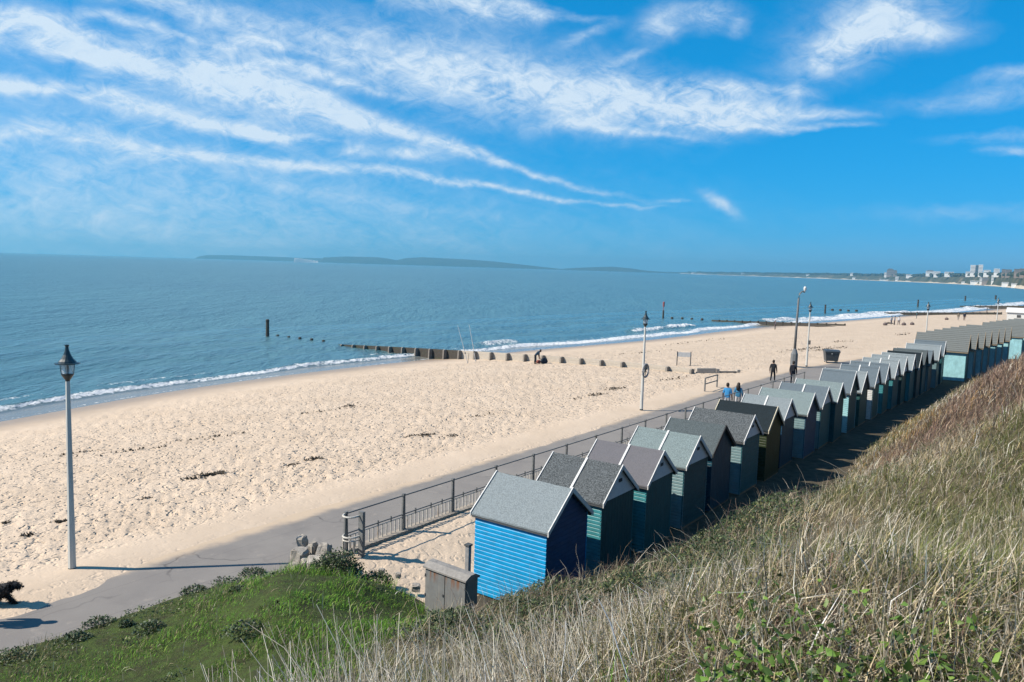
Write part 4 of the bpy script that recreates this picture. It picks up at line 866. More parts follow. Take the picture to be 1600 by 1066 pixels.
# ------------------------------------------------------------------ rubble wall end, cabinet, bollard
STONE = nmat('pale_stone', (.42, .385, .335), (.27, .245, .22), 7, .9, .15, .9, 14, c3=(.5, .46, .41), s3=3)
def rock(sx, sy, sz, seed):
    import bmesh
    b = bmesh.new(); bmesh.ops.create_cube(b, size=1); bmesh.ops.bevel(b, geom=b.edges[:], offset=.13, segments=1, affect='EDGES'); bmesh.ops.subdivide_edges(b, edges=b.edges[:], cuts=1, use_grid_fill=True)
    r = random.Random(seed)
    for v in b.verts: v.co = mathutils.Vector(((v.co.x+r.uniform(-.07, .07))*sx, (v.co.y+r.uniform(-.07, .07))*sy, (v.co.z+r.uniform(-.06, .06))*sz))
    me = bpy.data.meshes.new('stone'); b.to_mesh(me); b.free(); return me
wp = np.array([*G(480, 878)[:2], 0]); e = thing('rubble_wall', 'short broken wall of pale rough stone blocks at the path edge', 'stone wall', tuple(wp))
for k, (px, py, w, d, h, z) in enumerate([(468, 880, .36, .34, .52, .22), (480, 886, .34, .3, .34, .12), (489, 874, .2, .2, .62, .26), (494, 888, .42, .34, .40, .18), (505, 878, .28, .3, .62, .28), (507, 889, .2, .2, .40, .16), (520, 884, .34, .3, .40, .16), (522, 892, .26, .24, .26, .1), (460, 888, .26, .24, .24, .08), (535, 895, .2, .22, .2, .08), (472, 869, .22, .22, .3, .5)]):
    p = G(px, py-3, .25); w *= 1.1; d *= 1.1; z += .13; o = link('stone', rock(w, d, h, k), STONE, e, (p[0]-wp[0], p[1]-wp[1], z), random.uniform(0, 3)); o.rotation_euler = (random.uniform(-.2, .2), random.uniform(-.2, .2), random.uniform(0, 3))
for px, py, sz, lab in ((650, 918, .17, 'rough grey stone lying beside the metal cabinet'), (596, 893, .13, 'small stone on the sand edge, furthest from the metal cabinet'), (622, 899, .12, 'small stone on the sand edge, midway to the metal cabinet')):
    p = G(px, py, .1); o = tag(link('loose_stone', rock(sz*1.3, sz*1.2, sz*1.1, int(px)), STONE, None, (p[0], p[1], .1)), lab, 'stone', 'loose stones on the sand edge')

def cab_mat():
    m, g, b = newmat('rusty_zinc', .55, .4)
    tc = g.n('ShaderNodeTexCoord'); v = tc.outputs['Object']; mp = g.n('ShaderNodeMapping'); mp.inputs['Scale'].default_value = (7, 7, .55); g.put(mp.inputs[0], v); sep = g.n('ShaderNodeSeparateXYZ'); g.put(sep.inputs[0], v)
    c = g.mix(g.mapr(g.noise(v, 4, 6, .65), .3, .7), (.24, .25, .25, 1), (.17, .175, .18, 1))
    c = g.mix(g.mapr(g.noise(mp.outputs[0], 2, 4, .6), .5, .75, 0, .5), c, (.34, .31, .27, 1))
    ru = g.m('MULTIPLY', g.mapr(g.noise(mp.outputs[0], 1.1, 4, .7), .50, .60, 0, 1), g.mapr(g.m('ADD', sep.outputs[2], g.m('MULTIPLY', g.noise(v, 6, 3), .3)), .88, 1.22, 0, 1))
    c = g.mix(ru, c, (.24, .085, .025, 1)); g.put(b.inputs['Base Color'], g.dim(c)); b.inputs['Metallic'].default_value = .15
    return m
CAB = cab_mat(); CTOP = nmat('cabinet_top', (.30, .285, .265), (.21, .2, .19), 8, .7, .3, .3, 30)
cp = (np.array(W(13.85, -11.5)))
e = thing('utility_cabinet', 'rusty grey metal utility cabinet with two doors below the blue hut', 'cabinet', (cp[0], cp[1], .0), ROWROT-radians(3))
# local x along the front (towards the hill), y away from the viewpoint
MB().box(-.68, .68, .03, .42, -.2, 1.08).obj('body', CAB, e)
for sd in (-1, 1):
    d = MB().box(*sorted((sd*.012, sd*.655)), -.004, .028, .02, 1.03).obj('door', CAB, e)
    for zz in (.35, .85): MB().box(*sorted((sd*.64, sd*.665)), -.02, .0, zz, zz+.07).obj('hinge', P_DGREY, d)
    if sd == -1: MB().box(-.07, -.035, -.022, -.004, .5, .56).obj('handle', P_DGREY, d)
MB().prism([(-.05, 1.07), (-.05, 1.11), (.13, 1.2), (.31, 1.2), (.47, 1.11), (.47, 1.07)], 'x', -.71, .71).obj('lid', CTOP, e)
p = W(16.4, -12.80, -.35); e = thing('service_post', 'slim grey post with a flat cap against the corner of the blue hut', 'post', p, ROWROT); MB().box(-.06, .06, -.06, .06, -.1, 1.1).obj('shaft', METAL, e); MB().box(-.085, .085, -.085, .085, 1.1, 1.15).obj('cap', P_DGREY, e)

# ------------------------------------------------------------------ access rail, bin, board
a, b = G(1101, 612), G(1120, 606); mid = (a+b)/2; an = atan2(b[1]-a[1], b[0]-a[0]); hl = hypot(b[0]-a[0], b[1]-a[1])/2
e = thing('access_rail', 'short two-bar metal handrail on the sand beside the promenade', 'handrail', tuple(mid), an)
for x in (-hl, hl): MB().box(x-.05, x+.05, -.04, .04, -.2, 1.0).obj('post', FENCE, e)
for z in (.55, .98): MB().box(-hl, hl, -.03, .03, z-.035, z+.035).obj('rail', FENCE, e)
BIN = nmat('bin_plastic', (.045, .055, .065), (.06, .07, .08), 6, .4, .4)
p = G(1298, 567); e = thing('wheeled_bin', 'large dark grey wheeled bin on the sand edge', 'bin', tuple(p), radians(-8))
MB().add([(-.56, -.42, .22), (.56, -.42, .22), (.56, .42, .22), (-.56, .42, .22), (-.68, -.52, 1.12), (.68, -.52, 1.12), (.68, .52, 1.12), (-.68, .52, 1.12)], [(0, 3, 2, 1), (4, 5, 6, 7), (0, 1, 5, 4), (1, 2, 6, 5), (2, 3, 7, 6), (3, 0, 4, 7)]).obj('body', BIN, e)
MB().prism([(-.58, 1.12), (-.58, 1.18), (-.3, 1.30), (.3, 1.32), (.56, 1.2), (.56, 1.12)], 'x', -.72, .72).obj('lid', BIN, e)
MB().box(-.70, .70, -.56, -.5, 1.02, 1.1).obj('rim', BIN, e)
MB().box(-.12, -.02, -.56, -.53, .92, .99).obj('label_plate', P_WHITE, e)
for x in (-.5, .5):
    for y in (-.34, .34): MB().prism([(.09*cos(q*pi/6), .09+.09*sin(q*pi/6)) for q in range(12)], 'x', x-.03, x+.03).obj('wheel', P_BLACK, e, loc=(0, y, 0))
    MB().box(x-.04, x+.04, -.38, .38, .15, .23).obj('axle', METAL, e)
p = G(1068, 572, -.15); e = thing('notice_board', 'blank white notice board on two thin posts beyond the groyne', 'sign', tuple(p), radians(-6))
for x in (-.62, .62): MB().box(x-.04, x+.04, -.03, .03, -.4, 1.35).obj('post', P_DGREY, e)
MB().box(-.58, .58, -.02, .02, .86, 1.28).obj('panel', P_WHITE, e)

# ------------------------------------------------------------------ groynes and marker posts
WOOD = nmat('wet_timber', (.045, .04, .036), (.075, .065, .05), 7, .7, .3, .5, 20, c3=(.05, .07, .03)); WOODP = nmat('bleached_timber', (.55, .50, .43), (.42, .375, .32), 5, .85, .15, .5, 14, stretch=(1, 1, 5)); BUTT = nmat('buttress_timber', (.30, .27, .24), (.20, .18, .155), 8, .8)
def groyne(label, P0, P1, ztop, n, butt=True, plank_mats=None, th=.12, deep=.9, group='timber groynes'):
    P0, P1 = np.array(P0[:2]), np.array(P1[:2]); L = np.hypot(*(P1-P0)); an = atan2(*(P1-P0)[::-1])
    e = thing('groyne', label, 'groyne', (P0[0], P0[1], 0), an, group)
    for k in range(n):
        x0, x1 = L*k/n, L*(k+1)/n; za, zb = ztop(k/n), ztop((k+1)/n); mt = plank_mats((k+.5)/n)
        for j in range(2):
            m = MB(); h = .30; oy = .01*j
            pr = [(x0+.01, za-h*j-.008), (x1-.01, zb-h*j-.008), (x1-.01, zb-h*(j+1)-(.0 if j == 0 else deep)), (x0+.01, za-h*(j+1)-(.0 if j == 0 else deep))]
            m.prism([(q[0], q[1]) for q in pr], 'y', -th/2-oy, th/2+oy); m.obj('plank', mt, e)
        MB().box(x0+.02, x1-.02, -th/2-.05, th/2+.02, 0, .05).obj('capping', mt, e, loc=(0, 0, (za+zb)/2-.02)) if False else None
        z = za
        if butt: MB().prism([(th/2, z-.04), (-th/2-.30, z+.04), (-th/2-.46, z-.05), (-th/2-.52, z-1.3), (th/2, z-1.3)], 'x', x0-.085, x0+.085).obj('buttress', BUTT, e)
        else: MB().box(x0-.1, x0+.1, -th/2-.2, th/2+.1, z-1.6, z+.10).obj('post', WOOD, e)
    return e
ga, gb = G(1083, 583, 0), G(520, 538, -2)
# run from the land end out to sea; buttresses on the side facing the viewpoint
def z1(f): return float(np.interp(f, [0, .12, .3, .5, .62, .75, .9, 1], [.36, .28, .0, -.52, -.85, -1.2, -1.65, -1.98]))
gyd = (gb-ga)[:2]; gl = hypot(*gyd); u = gyd/gl
gr = groyne('long groyne with dark buttresses running from the sand beside the handrail into the sea', ga, gb, z1, 22, True, lambda f: WOODP if f < .56 else WOOD)
# buttresses must face the viewpoint: they are built on local -y, so mirror the run when that side is away
if (-u[1])*(0-ga[0])+(u[0])*(0-ga[1]) > 0:
    for ch in gr.children: ch.scale = (1, -1, 1)
e0 = ga[:2]-u*1.2; lw = G(1165, 583)[:2]
m1 = thing('low_wall', 'low pale timber sill joining the groyne to the promenade', 'wall', (ga[0], ga[1], 0), atan2(*(lw-ga[:2])[::-1])); Lw = hypot(*(lw-ga[:2]))
MB().box(.3, Lw*.42, -.12, .12, -.5, .42).obj('panel', WOODP, m1); MB().box(Lw*.42, Lw*.82, -.1, .1, -.4, .16).obj('step_beam', BUTT, m1); MB().box(Lw*.42, Lw*.48, -.16, .16, -.4, .36).obj('post', WOODP, m1); MB().box(Lw*.82, Lw*.88, -.16, .16, -.4, .30).obj('post', WOODP, m1)
def marker(label, px, py, top, r=.17, mat=None, mark=None):
    p = G(px, py, -2.); d = np.dot(p-CAMP, FW); h = (py-top)/F_PX*d
    e = thing('marker_post', label, 'marker post', tuple(p), 0, 'tall marker posts at the groyne ends')
    MB().lathe([(r, -2), (r*1.0, h*.3), (r*.93, h-.08), (r*.8, h)], 9).obj('shaft', mat or WOOD, e)
    if mark: MB().lathe([(.06, h), (.06, h+mark*.4), (.20, h+mark*.4), (.24, h+mark*.9), (.05, h+mark)], 8).obj('topmark', RED, e)
    else: MB().lathe([(r*1.04, h-.3), (r*1.04, h-.12), (r*.95, h-.1)], 9).obj('band', P_BLACK, e)
RED = nmat('faded_red_paint', (.36, .10, .10), (.28, .08, .09), 6)
marker('tall thick dark post standing in the sea off the groyne by the anglers', 418, 527, 499, .24)
marker('post with faded red topmark in the sea off the second groyne', 1036, 498, 485, .2, None, 2.0)
marker('dark post in the sea to the right of the farther lamp post', 1289, 490, 476, .24); marker('distant dark post in the sea left of the fourth lamp', 1434, 480, 468.5, .3); marker('distant dark post near the fifth lamp', 1508, 470, 462.5, .4); marker('last dark post in the sea at the right', 1555.5, 468, 461.5, .5)
for lab, g_, pts in ((' dark stump counted from the tall thick post towards the near groyne', 'stumps off the near groyne', [(434, 526), (451, 528.5), (468.5, 530), (487, 532), (505.5, 534.5)]), (' small stump counted from the red topped post towards the second groyne', 'stumps off the second groyne', [(1050, 498.5), (1066, 499), (1081, 500), (1097, 500.5)]),
                     (' tiny stump counted from the dark post right of the third lamp', 'stumps off the third groyne', [(1300.5, 485.5), (1313, 486), (1325.5, 487), (1338, 487)])):
    for nth, (px, py) in enumerate(pts):
        p = G(px, py, -2.); r = np.clip(np.hypot(*p[:2])/560, .20, .42); e = thing('stump', ('first', 'second', 'third', 'fourth', 'fifth')[nth]+lab, 'post stump', tuple(p), .3, g_); MB().lathe([(r, -1.5), (r*.96, .30*r/.26), (r*.7, .36*r/.26)], 8).obj('shaft', WOOD, e); MB().lathe([(r*1.06, -.1), (r*1.06, .08), (r, .1)], 8).obj('band', P_BLACK, e)
ga, gb = G(1320, 506.5, -.6), G(1112, 502.0, -2.)
groyne('low dark groyne crossing the surf behind the farther lamp post', ga, gb, lambda f: -.62-1.1*f, 16, False, lambda f: WOOD, .2)
ga, gb = G(1565, 491.5, -.5), G(1372, 490, -2.)
groyne('distant dark groyne below the white kiosk', ga, gb, lambda f: .1-1.75*f, 18, False, lambda f: WOOD, .3)
ga, gb = G(1600, 481.0, -1), G(1500, 479.5, -2.)
groyne('farthest dark groyne running into the sea at the right', ga, gb, lambda f: -.2-1.4*f, 12, False, lambda f: WOOD, .5)
DRIFT = nmat('driftwood', (.09, .075, .06), (.13, .11, .09), 9)
for px, py, w, lab in ((1390, 506, .9, 'dark low lump on the sand left of the group of three'), (1283, 507.5, 4.5, 'long dark driftwood line half buried in the sand at the second groyne')):
    p = G(px, py, -.7); zz = float(sand_z(p[0], p[1])); e = thing('driftwood', lab, 'driftwood', (p[0], p[1], zz), -.2); MB().tube([(-w, 0, .05), (-w*.3, .05, .16), (w*.4, 0, .12), (w, .05, .02)], [.10, .18, .15, .06], 7).obj('log', DRIFT, e); MB().tube([(w*.1, 0, .12), (w*.35, .2, .3)], [.05, .02], 5).obj('branch', DRIFT, e)
for px, py, lab, g_ in ((1412, 509.5, 'small dark bag on the sand right of the group of three', None), (1425, 509.3, 'brown bag on the sand, second right of the group of three', None), (1479, 500.3, 'lone dark bag on the sand left of the standing pair', None), (1383, 508.5, 'pale bundle on the sand left of the group of three', None)):
    p = G(px, py, -.6); zz = float(sand_z(p[0], p[1])); e = thing('beach_bag', lab, 'bag', (p[0], p[1], zz), .3, 'bags on the far sand'); MB().lathe([(.3, 0), (.42, .15), (.36, .4), (.2, .5)], 8).obj('sack', nmat('bag_cloth', (.10, .08, .09), (.16, .12, .1), 6), e); MB().tube([(-.15, 0, .48), (-.1, 0, .65), (.1, 0, .65), (.15, 0, .48)], .03, 5).obj('handle', P_DGREY, e)
# white kiosk far along the promenade
KW = P_WHITE; p = G(1592, 505, 0.); e = thing('kiosk', 'white kiosk with a small dark window at the right edge', 'kiosk', (p[0], p[1], 0), ROWROT)
MB().prism([(-2.4, -.5), (2.4, -.5), (2.4, 2.3), (0, 3.0), (-2.4, 2.3)], 'x', -2.2, 2.2).obj('wall', KW, e); MB().prism([(-2.7, 2.25), (0, 3.08), (2.7, 2.25), (2.7, 2.4), (0, 3.25), (-2.7, 2.4)], 'x', -2.4, 2.4).obj('roof', P_GREYW, e)
w = MB().box(-.4, .3, -2.46, -2.39, 1.2, 1.8).obj('window', VENT, e); MB().box(-.5, .4, -2.5, -2.44, 1.1, 1.2).obj('sill', P_GREYW, w); MB().box(1.0, 1.8, -2.46, -2.39, .0, 2.0).obj('door', P_GREYW, e)
# ------------------------------------------------------------------ people and dog
SKIN = nmat('skin', (.42, .27, .2), (.36, .23, .17), 6, .6)
def cloth(c): return nmat('cloth', c, tuple(v*.75 for v in c), 9, .85, .15, .2, 20)
def skinned(verts, edges, radii, sub=2):
    me = bpy.data.meshes.new('body'); me.from_pydata(verts, edges, []); o = bpy.data.objects.new('body', me); COL.objects.link(o)
    md = o.modifiers.new('s', 'SKIN'); md.use_smooth_shade = True; ss = o.modifiers.new('b', 'SUBSURF'); ss.levels = sub; ss.render_levels = sub
    for d, r in zip(me.skin_vertices[0].data, radii): d.radius = (r, r) if not isinstance(r, tuple) else r
    me.skin_vertices[0].data[0].use_root = True
    dg = bpy.context.evaluated_depsgraph_get(); dg.update(); ev = o.evaluated_get(dg); out = bpy.data.meshes.new_from_object(ev, depsgraph=dg)
    bpy.data.objects.remove(o); bpy.data.meshes.remove(me); return out
def person(label, p, head, h=1.74, top=(.02, .022, .03), leg=(.02, .02, .028), hair=(.03, .02, .015), pose='walk', long_hair=False, coat=.9, hands=(.25, .05), shoe=(.02, .02, .02), sleeves=True, group=None, sub=2, pack=None):
    k = h/1.75; e = thing('person', label, 'person', tuple(p), head, group)
    bend = dict(walk=0, stand=0, bend=1)[pose]; st = .20 if pose == 'walk' else .04
    def V(x, y, z): return (x*k, y*k, z*k)
    if bend: up = [V(0, .16, 1.05), V(0, .33, 1.18), V(0, .42, 1.26), V(0, .5, 1.3), V(0, .54, 1.36)]
    else: up = [V(0, .0, 1.18), V(0, .01, 1.36), V(0, .0, 1.49), V(0, .02, 1.62), V(0, .02, 1.70)]
    sh = up[1]; v = [V(0, 0, .96)]+up; e_ = [(0, 1), (1, 2), (2, 3), (3, 4), (4, 5)]; r = [(.16*k, .12*k), (.155*k, .115*k), (.165*k, .11*k), .062*k, (.085*k, .105*k), .075*k]
    hx, hz = hands
    for sd in (-1, 1):
        sw = .12*sd if pose == 'walk' else .03
        b = len(v); sy, sz = sh[1]/k, sh[2]/k
        v += [V(.19*sd, sy, sz+.04), V(hx*sd, sy-.02+sw*.4, sz-.25), V(hx*sd*.98, sy+hands[1]+sw, sz-.50), V(hx*sd*.97, sy+hands[1]+.03+sw, sz-.60)]; e_ += [(2, b), (b, b+1), (b+1, b+2), (b+2, b+3)]; r += [.075*k, .058*k, .042*k, .036*k]
        c = b+3
        for f in range(5):                  # fingers and thumb
            fx = (.03*(f-1.5) if f < 4 else -.045*sd); q = len(v); y0 = sy+hands[1]+.04+sw
            v.append(V(hx*sd*.97+.0, y0+fx*.9, sz-.66-(.03 if f in (1, 2) else 0)+(.05 if f == 4 else 0))); e_.append((c, q)); r.append(.010*k)
        b = len(v); s2 = st*sd
        v += [V(.095*sd, 0, .88), V(.10*sd, .03+s2*.55, .50), V(.10*sd, s2*(1.0 if s2 > 0 else 1.25), .10), V(.105*sd, s2*(1 if s2 > 0 else 1.25)+.15, .045)]; e_ += [(0, b), (b, b+1), (b+1, b+2), (b+2, b+3)]; r += [.10*k, .072*k, .05*k, .042*k]
    me = skinned(v, e_, r, sub)
    ms = [cloth(top), cloth(leg), SKIN, cloth(shoe)]
    for m in ms: me.materials.append(m)
    zn = (up[2][2]) if not bend else 9
    hc = mathutils.Vector(up[3])
    for q in me.polygons:
        c = q.center; q.use_smooth = True
        if c.z < .11*k: i = 3
        elif c.z < coat*k and not (abs(c.x) > .18*k and c.z > .7*k): i = 1
        else: i = 0
        if (not bend and c.z > up[2][2]+.01*k) or (bend and c.y > up[2][1]+.02): i = 2
        if abs(c.x) > .18*k and c.z < .885*k and c.z > .6*k: i = 2
        if not sleeves and abs(c.x) > .2*k and c.z < 1.15*k: i = 2
        q.material_index = i
    link('body', me, None, e)
    m = MB(); hd = mathutils.Vector(up[4])
    prof = [(.05, -.16), (.092, -.10), (.104, -.02), (.098, .05), (.06, .10), (.01, .12)]
    m.lathe([(a*k, b*k) for a, b in prof], 10)
    m.v = [(x, y*1.15-.022*k, z) if y < 0 else (x, y*.7-.022*k, z) for x, y, z in m.v]
    m.obj('hair', nmat('hair', hair, tuple(c*.7 for c in hair), 12, .6), e, True, loc=tuple(hd))
    if long_hair: MB().lathe([(.05*k, -.42*k), (.13*k, -.36*k), (.14*k, -.15*k), (.10*k, -.02*k), (.05*k, .05*k)], 10, 0, -.075*k).obj('long_hair', nmat('hair', hair, tuple(c*.7 for c in hair), 12, .6), e, True, loc=tuple(hd))
    if not bend:                             # a face, even if most look away
        f = MB(); f.prism([(-.012*k, -.02*k), (.012*k, -.02*k), (.004*k, .03*k), (-.004*k, .03*k)], 'y', .07*k, .125*k); f.obj('nose', SKIN, e, loc=(0, hc.y+.01*k, hc.z))
        f = MB()
        for sd in (-1, 1): f.box(sd*.035*k-.012*k, sd*.035*k+.012*k, .085*k, .105*k, .015*k, .03*k)
        f.box(-.022*k, .022*k, .085*k, .103*k, -.055*k, -.045*k); f.obj('eyes_and_mouth', P_BLACK, e, loc=(0, hc.y+.005, hc.z))
    if pack: MB().prism([(-.16*k, -.2*k), (.16*k, -.2*k), (.15*k, .16*k), (.06*k, .22*k), (-.06*k, .22*k), (-.15*k, .16*k)], 'y', -.3*k, -.12*k).obj('backpack', cloth(pack), e, loc=(0, 0, 1.25*k))
    return e
ALONG = ROWROT                               # facing away along the promenade
person('walker in black jacket and trousers, left of the two dark figures on the promenade', G(1207, 596.5), ALONG, 1.72, (.018, .022, .028), (.012, .014, .02), shoe=(.5, .5, .5), coat=.85)
person('walker in long dark clothes in front of the thick column foot', G(1238, 600), ALONG, 1.78, (.016, .02, .035), (.012, .015, .025), pose='stand', coat=.82, pack=(.02, .022, .03))
person('person in bright blue top and white trousers walking beside a long-haired companion', G(1135, 643), ALONG, 1.75, (.05, .26, .55), (.6, .6, .62), sleeves=False)
person('long dark-haired person in blue with white shorts, right of the blue-topped walker', G(1152, 641), ALONG, 1.70, (.05, .20, .36), (.5, .5, .52), long_hair=True)
def on_sand(px, py, z=-.6):
    for _ in range(5):
        p = G(px, py, z); z = float(sand_z(p[0], p[1]))
    return (p[0], p[1], z)
person('person in dark blue bending over by the groyne beside fishing gear', on_sand(836, 568.5), radians(-80), 1.75, (.02, .05, .09), (.015, .02, .03), pose='bend', coat=.95)
person('distant lone person in grey at the water edge above the promenade walkers', on_sand(1211, 515), 1.2, 1.7, (.22, .18, .2), (.05, .05, .06), pose='stand', sub=1)
person('left figure in white of the distant group of three on the sand', on_sand(1392.5, 507.5), .4, 1.7, (.55, .57, .62), (.12, .12, .15), pose='stand', sub=1)
person('middle figure in dark blue of the distant group of three on the sand', on_sand(1397.5, 508), 1.2, 1.75, (.12, .17, .27), (.03, .03, .04), pose='stand', sub=1)
person('right figure with white top and dark trousers in the distant group of three', on_sand(1404, 507.5), 2.4, 1.7, (.6, .6, .63), (.08, .07, .09), pose='walk', sub=1)
person('distant person in teal standing near the surf right of the group of three', on_sand(1432, 498), 1, 1.7, (.08, .22, .26), (.2, .25, .27), pose='stand', sub=1)
person('paler figure of the distant pair walking on the sand past the fourth lamp', on_sand(1497, 500.5), 2.6, 1.7, (.22, .19, .15), (.4, .36, .32), sub=1)
person('darker figure of the distant pair walking on the sand past the fourth lamp', on_sand(1506.5, 501), 2.6, 1.8, (.02, .025, .045), (.14, .08, .07), sub=1)
person('tiny dark figure near the far groyne below the kiosk', on_sand(1542, 488.5), 1, 1.8, (.02, .03, .05), (.02, .02, .03), pose='stand', sub=1)
hp = G(78, 972.5); hp = hp[:2]+SUN_AZ*1.62/math.tan(SUN_EL)
person('dog walker just outside the picture whose shadow falls on the path', (hp[0], hp[1], .01), ALONG-.5, 1.68, (.03, .05, .09), (.03, .03, .04), pose='stand')
# fishing gear
for lab, b_, t_ in (('left one of the two pale fishing rods standing on the beach', (731, 567), (715, 508)), ('right one of the two pale fishing rods, nearer the person bending', (743.5, 565), (733, 507))):
    p = on_sand(*b_); d = ray(*t_); k = np.dot(np.array(p)-CAMP, FW)/np.dot(d, FW); q = CAMP+d*(k-.6)
    e = thing('fishing_rod', lab, 'fishing rod', p, 0, 'fishing rods on the beach'); v = q-np.array(p)
    MB().tube([tuple(v*.0+np.array([0, 0, -.1])), tuple(v*.35), tuple(v*.7), tuple(v)], [.035, .032, .026, .016], 6).obj('rod', nmat('rod_white', (.72, .74, .75), (.6, .62, .63), 5, .4), e)
    MB().tube([tuple(v*.27+np.array([-.05, 0, 0])), tuple(v*.27+np.array([.07, 0, -.04]))], .07, 8).obj('reel', P_DGREY, e)
    MB().tube([(0, .0, -.1), (0.08, -.1, 1.0)], .022, 5).obj('rest', P_DGREY, e)
p = on_sand(850, 568); e = thing('tackle_bag', 'reddish and dark fishing bags heaped beside the bending person', 'bag', p, .2)
MB().lathe([(.3, 0), (.36, .2), (.28, .42), (.1, .5)], 9).obj('sack', cloth((.04, .05, .07)), e); MB().lathe([(.2, 0), (.24, .15), (.15, .3)], 8, -.55, 0).obj('pouch', cloth((.28, .10, .08)), e); MB().tube([(-.1, 0, .45), (0, 0, .62), (.1, 0, .45)], .02, 5).obj('strap', P_BLACK, e)
# dog
def dog():
    p = G(-11, 948, .03); e = thing('dog', 'shaggy black dog walking into the picture at the left edge', 'dog', (p[0], p[1], .01), radians(8))
    # facing +x; the rear half is outside the frame
    v = [(-.05, 0, .40), (.14, 0, .41), (.28, 0, .44), (.40, 0, .53), (.50, 0, .555), (.585, 0, .52), (.65, 0, .50), (-.28, 0, .40), (-.42, 0, .40), (-.56, 0, .46), (-.68, 0, .56)]
    ed = [(0, 1), (1, 2), (2, 3), (3, 4), (4, 5), (5, 6), (0, 7), (7, 8), (8, 9), (9, 10)]; r = [.135, .155, .15, .10, .105, .06, .045, .14, .12, .04, .03]
    for sd in (-1, 1):
        b = len(v); a = .10*sd
        v += [(.22, .09*sd, .34), (.22+a, .09*sd, .20), (.27+a*1.9, .09*sd, .05), (.33+a*1.9, .09*sd, .03)]; ed += [(2, b), (b, b+1), (b+1, b+2), (b+2, b+3)]; r += [.075, .05, .04, .04]
        b = len(v); v += [(-.42, .09*sd, .33), (-.36-a, .09*sd, .26), (-.50-a, .09*sd, .14), (-.47-a, .09*sd, .04), (-.41-a, .09*sd, .03)]; ed += [(8, b)]+[(b+j, b+j+1) for j in range(4)]; r += [.09, .06, .04, .036, .036]
        b = len(v); v += [(.46, .09*sd, .57), (.455, .125*sd, .50), (.46, .13*sd, .44)]; ed += [(4, b), (b, b+1), (b+1, b+2)]; r += [.035, .032, .025]
    me = skinned(v, ed, r, 2); co = np.empty(len(me.vertices)*3, np.float32); me.vertices.foreach_get('co', co); co = co.reshape(-1, 3)
    no = np.empty(len(me.vertices)*3, np.float32); me.vertices.foreach_get('normal', no); no = no.reshape(-1, 3)
    link('body', me, nmat('black_fur', (.012, .013, .016), (.02, .02, .022), 20, .8), e)
    for q in me.polygons: q.use_smooth = True
    n = 5200; i = RNG.integers(0, len(co), n); b0 = co[i]+RNG.normal(0, .012, (n, 3)); d = no[i]*.7+np.array([-.35, 0, -.5])+RNG.normal(0, .3, (n, 3)); d /= np.linalg.norm(d, axis=1)[:, None]
    L = RNG.uniform(.03, .085, (n, 1)); sd = np.cross(d, RNG.normal(0, 1, (n, 3))); sd /= np.linalg.norm(sd, axis=1)[:, None]; vv = np.stack([b0-sd*.008, b0+sd*.008, b0+d*L], 1).reshape(-1, 3)
    link('fur', np_mesh('fur', vv, None, np.arange(n*3).reshape(-1, 3), pick([(.012, .013, .016), (.02, .02, .024)], n*3)), M_STEM, e)
    MB().lathe([(.018, -.02), (.024, 0), (.012, .02)], 8).obj('nose', P_BLACK, e, loc=(.69, 0, .505))
    m = MB()
    for sd in (-1, 1): m.box(.56, .575, sd*.045-.01, sd*.045+.01, .575, .592)
    m.obj('eyes', P_BLACK, e)
    MB().tube([(.33+.11*cos(q)*.25, .115*cos(q), .485+.105*sin(q)) for q in np.linspace(0, 2*pi, 14)], .014, 5).obj('collar', METAL, e)
dog()

# ------------------------------------------------------------------ far land
def far_poly(prof, dist, mat, name, depth=1400, jag=0., seed=1):
    xs = np.arange(prof[0][0], prof[-1][0]+.01, 1.5); ys = np.interp(xs, [p[0] for p in prof], [p[1] for p in prof]); rr = random.Random(seed)
    rows = [(0, 0.), (.05, .45), (.25, .8), (.5, 1.), (1, .55)]; vs = []; n = len(xs)
    for fd, fh in rows:
        for x, y in zip(xs, ys):
            d = ray(x, 430); az = atan2(d[0], d[1]); R = dist+depth*(fd-.5); dh = ray(x, y)
            h = CAM_H+dist*dh[2]/hypot(dh[0], dh[1]); h = max(h, -1.5); hh = -3+(h+3)*fh+(rr.uniform(-jag, jag) if fd and fh < 1 else 0)
            vs.append((R*sin(az), R*cos(az), hh))
    fs = [(k*n+i, k*n+i+1, (k+1)*n+i+1, (k+1)*n+i) for k in range(len(rows)-1) for i in range(n-1)]
    return MB().add(vs, fs).obj(name, mat, None, True, kind='structure')
HILLM = nmat('far_hill', (.045, .055, .04), (.07, .075, .05), .004, .95, .05)
far_poly([(304, 404), (312, 400.5), (325, 398.6), (360, 399), (420, 401), (470, 403), (520, 404), (580, 406), (640, 410), (660, 414)], 11800, HILLM, 'hills', 1200)
far_poly([(498, 409.5), (505, 402.5), (540, 401), (590, 402), (620, 406.5), (635, 403.2), (660, 402), (690, 403.5), (730, 405.5), (770, 408.5), (815, 413.5), (850, 417.5), (875, 420.3), (900, 418.6), (930, 417.5), (955, 416.8), (985, 419.5), (1005, 422.5), (1030, 424.6), (1062, 425.6)], 10300, HILLM, 'hills', 1000)
CHALK = nmat('chalk', (.9, .9, .88), (.78, .79, .78), .05, .9)
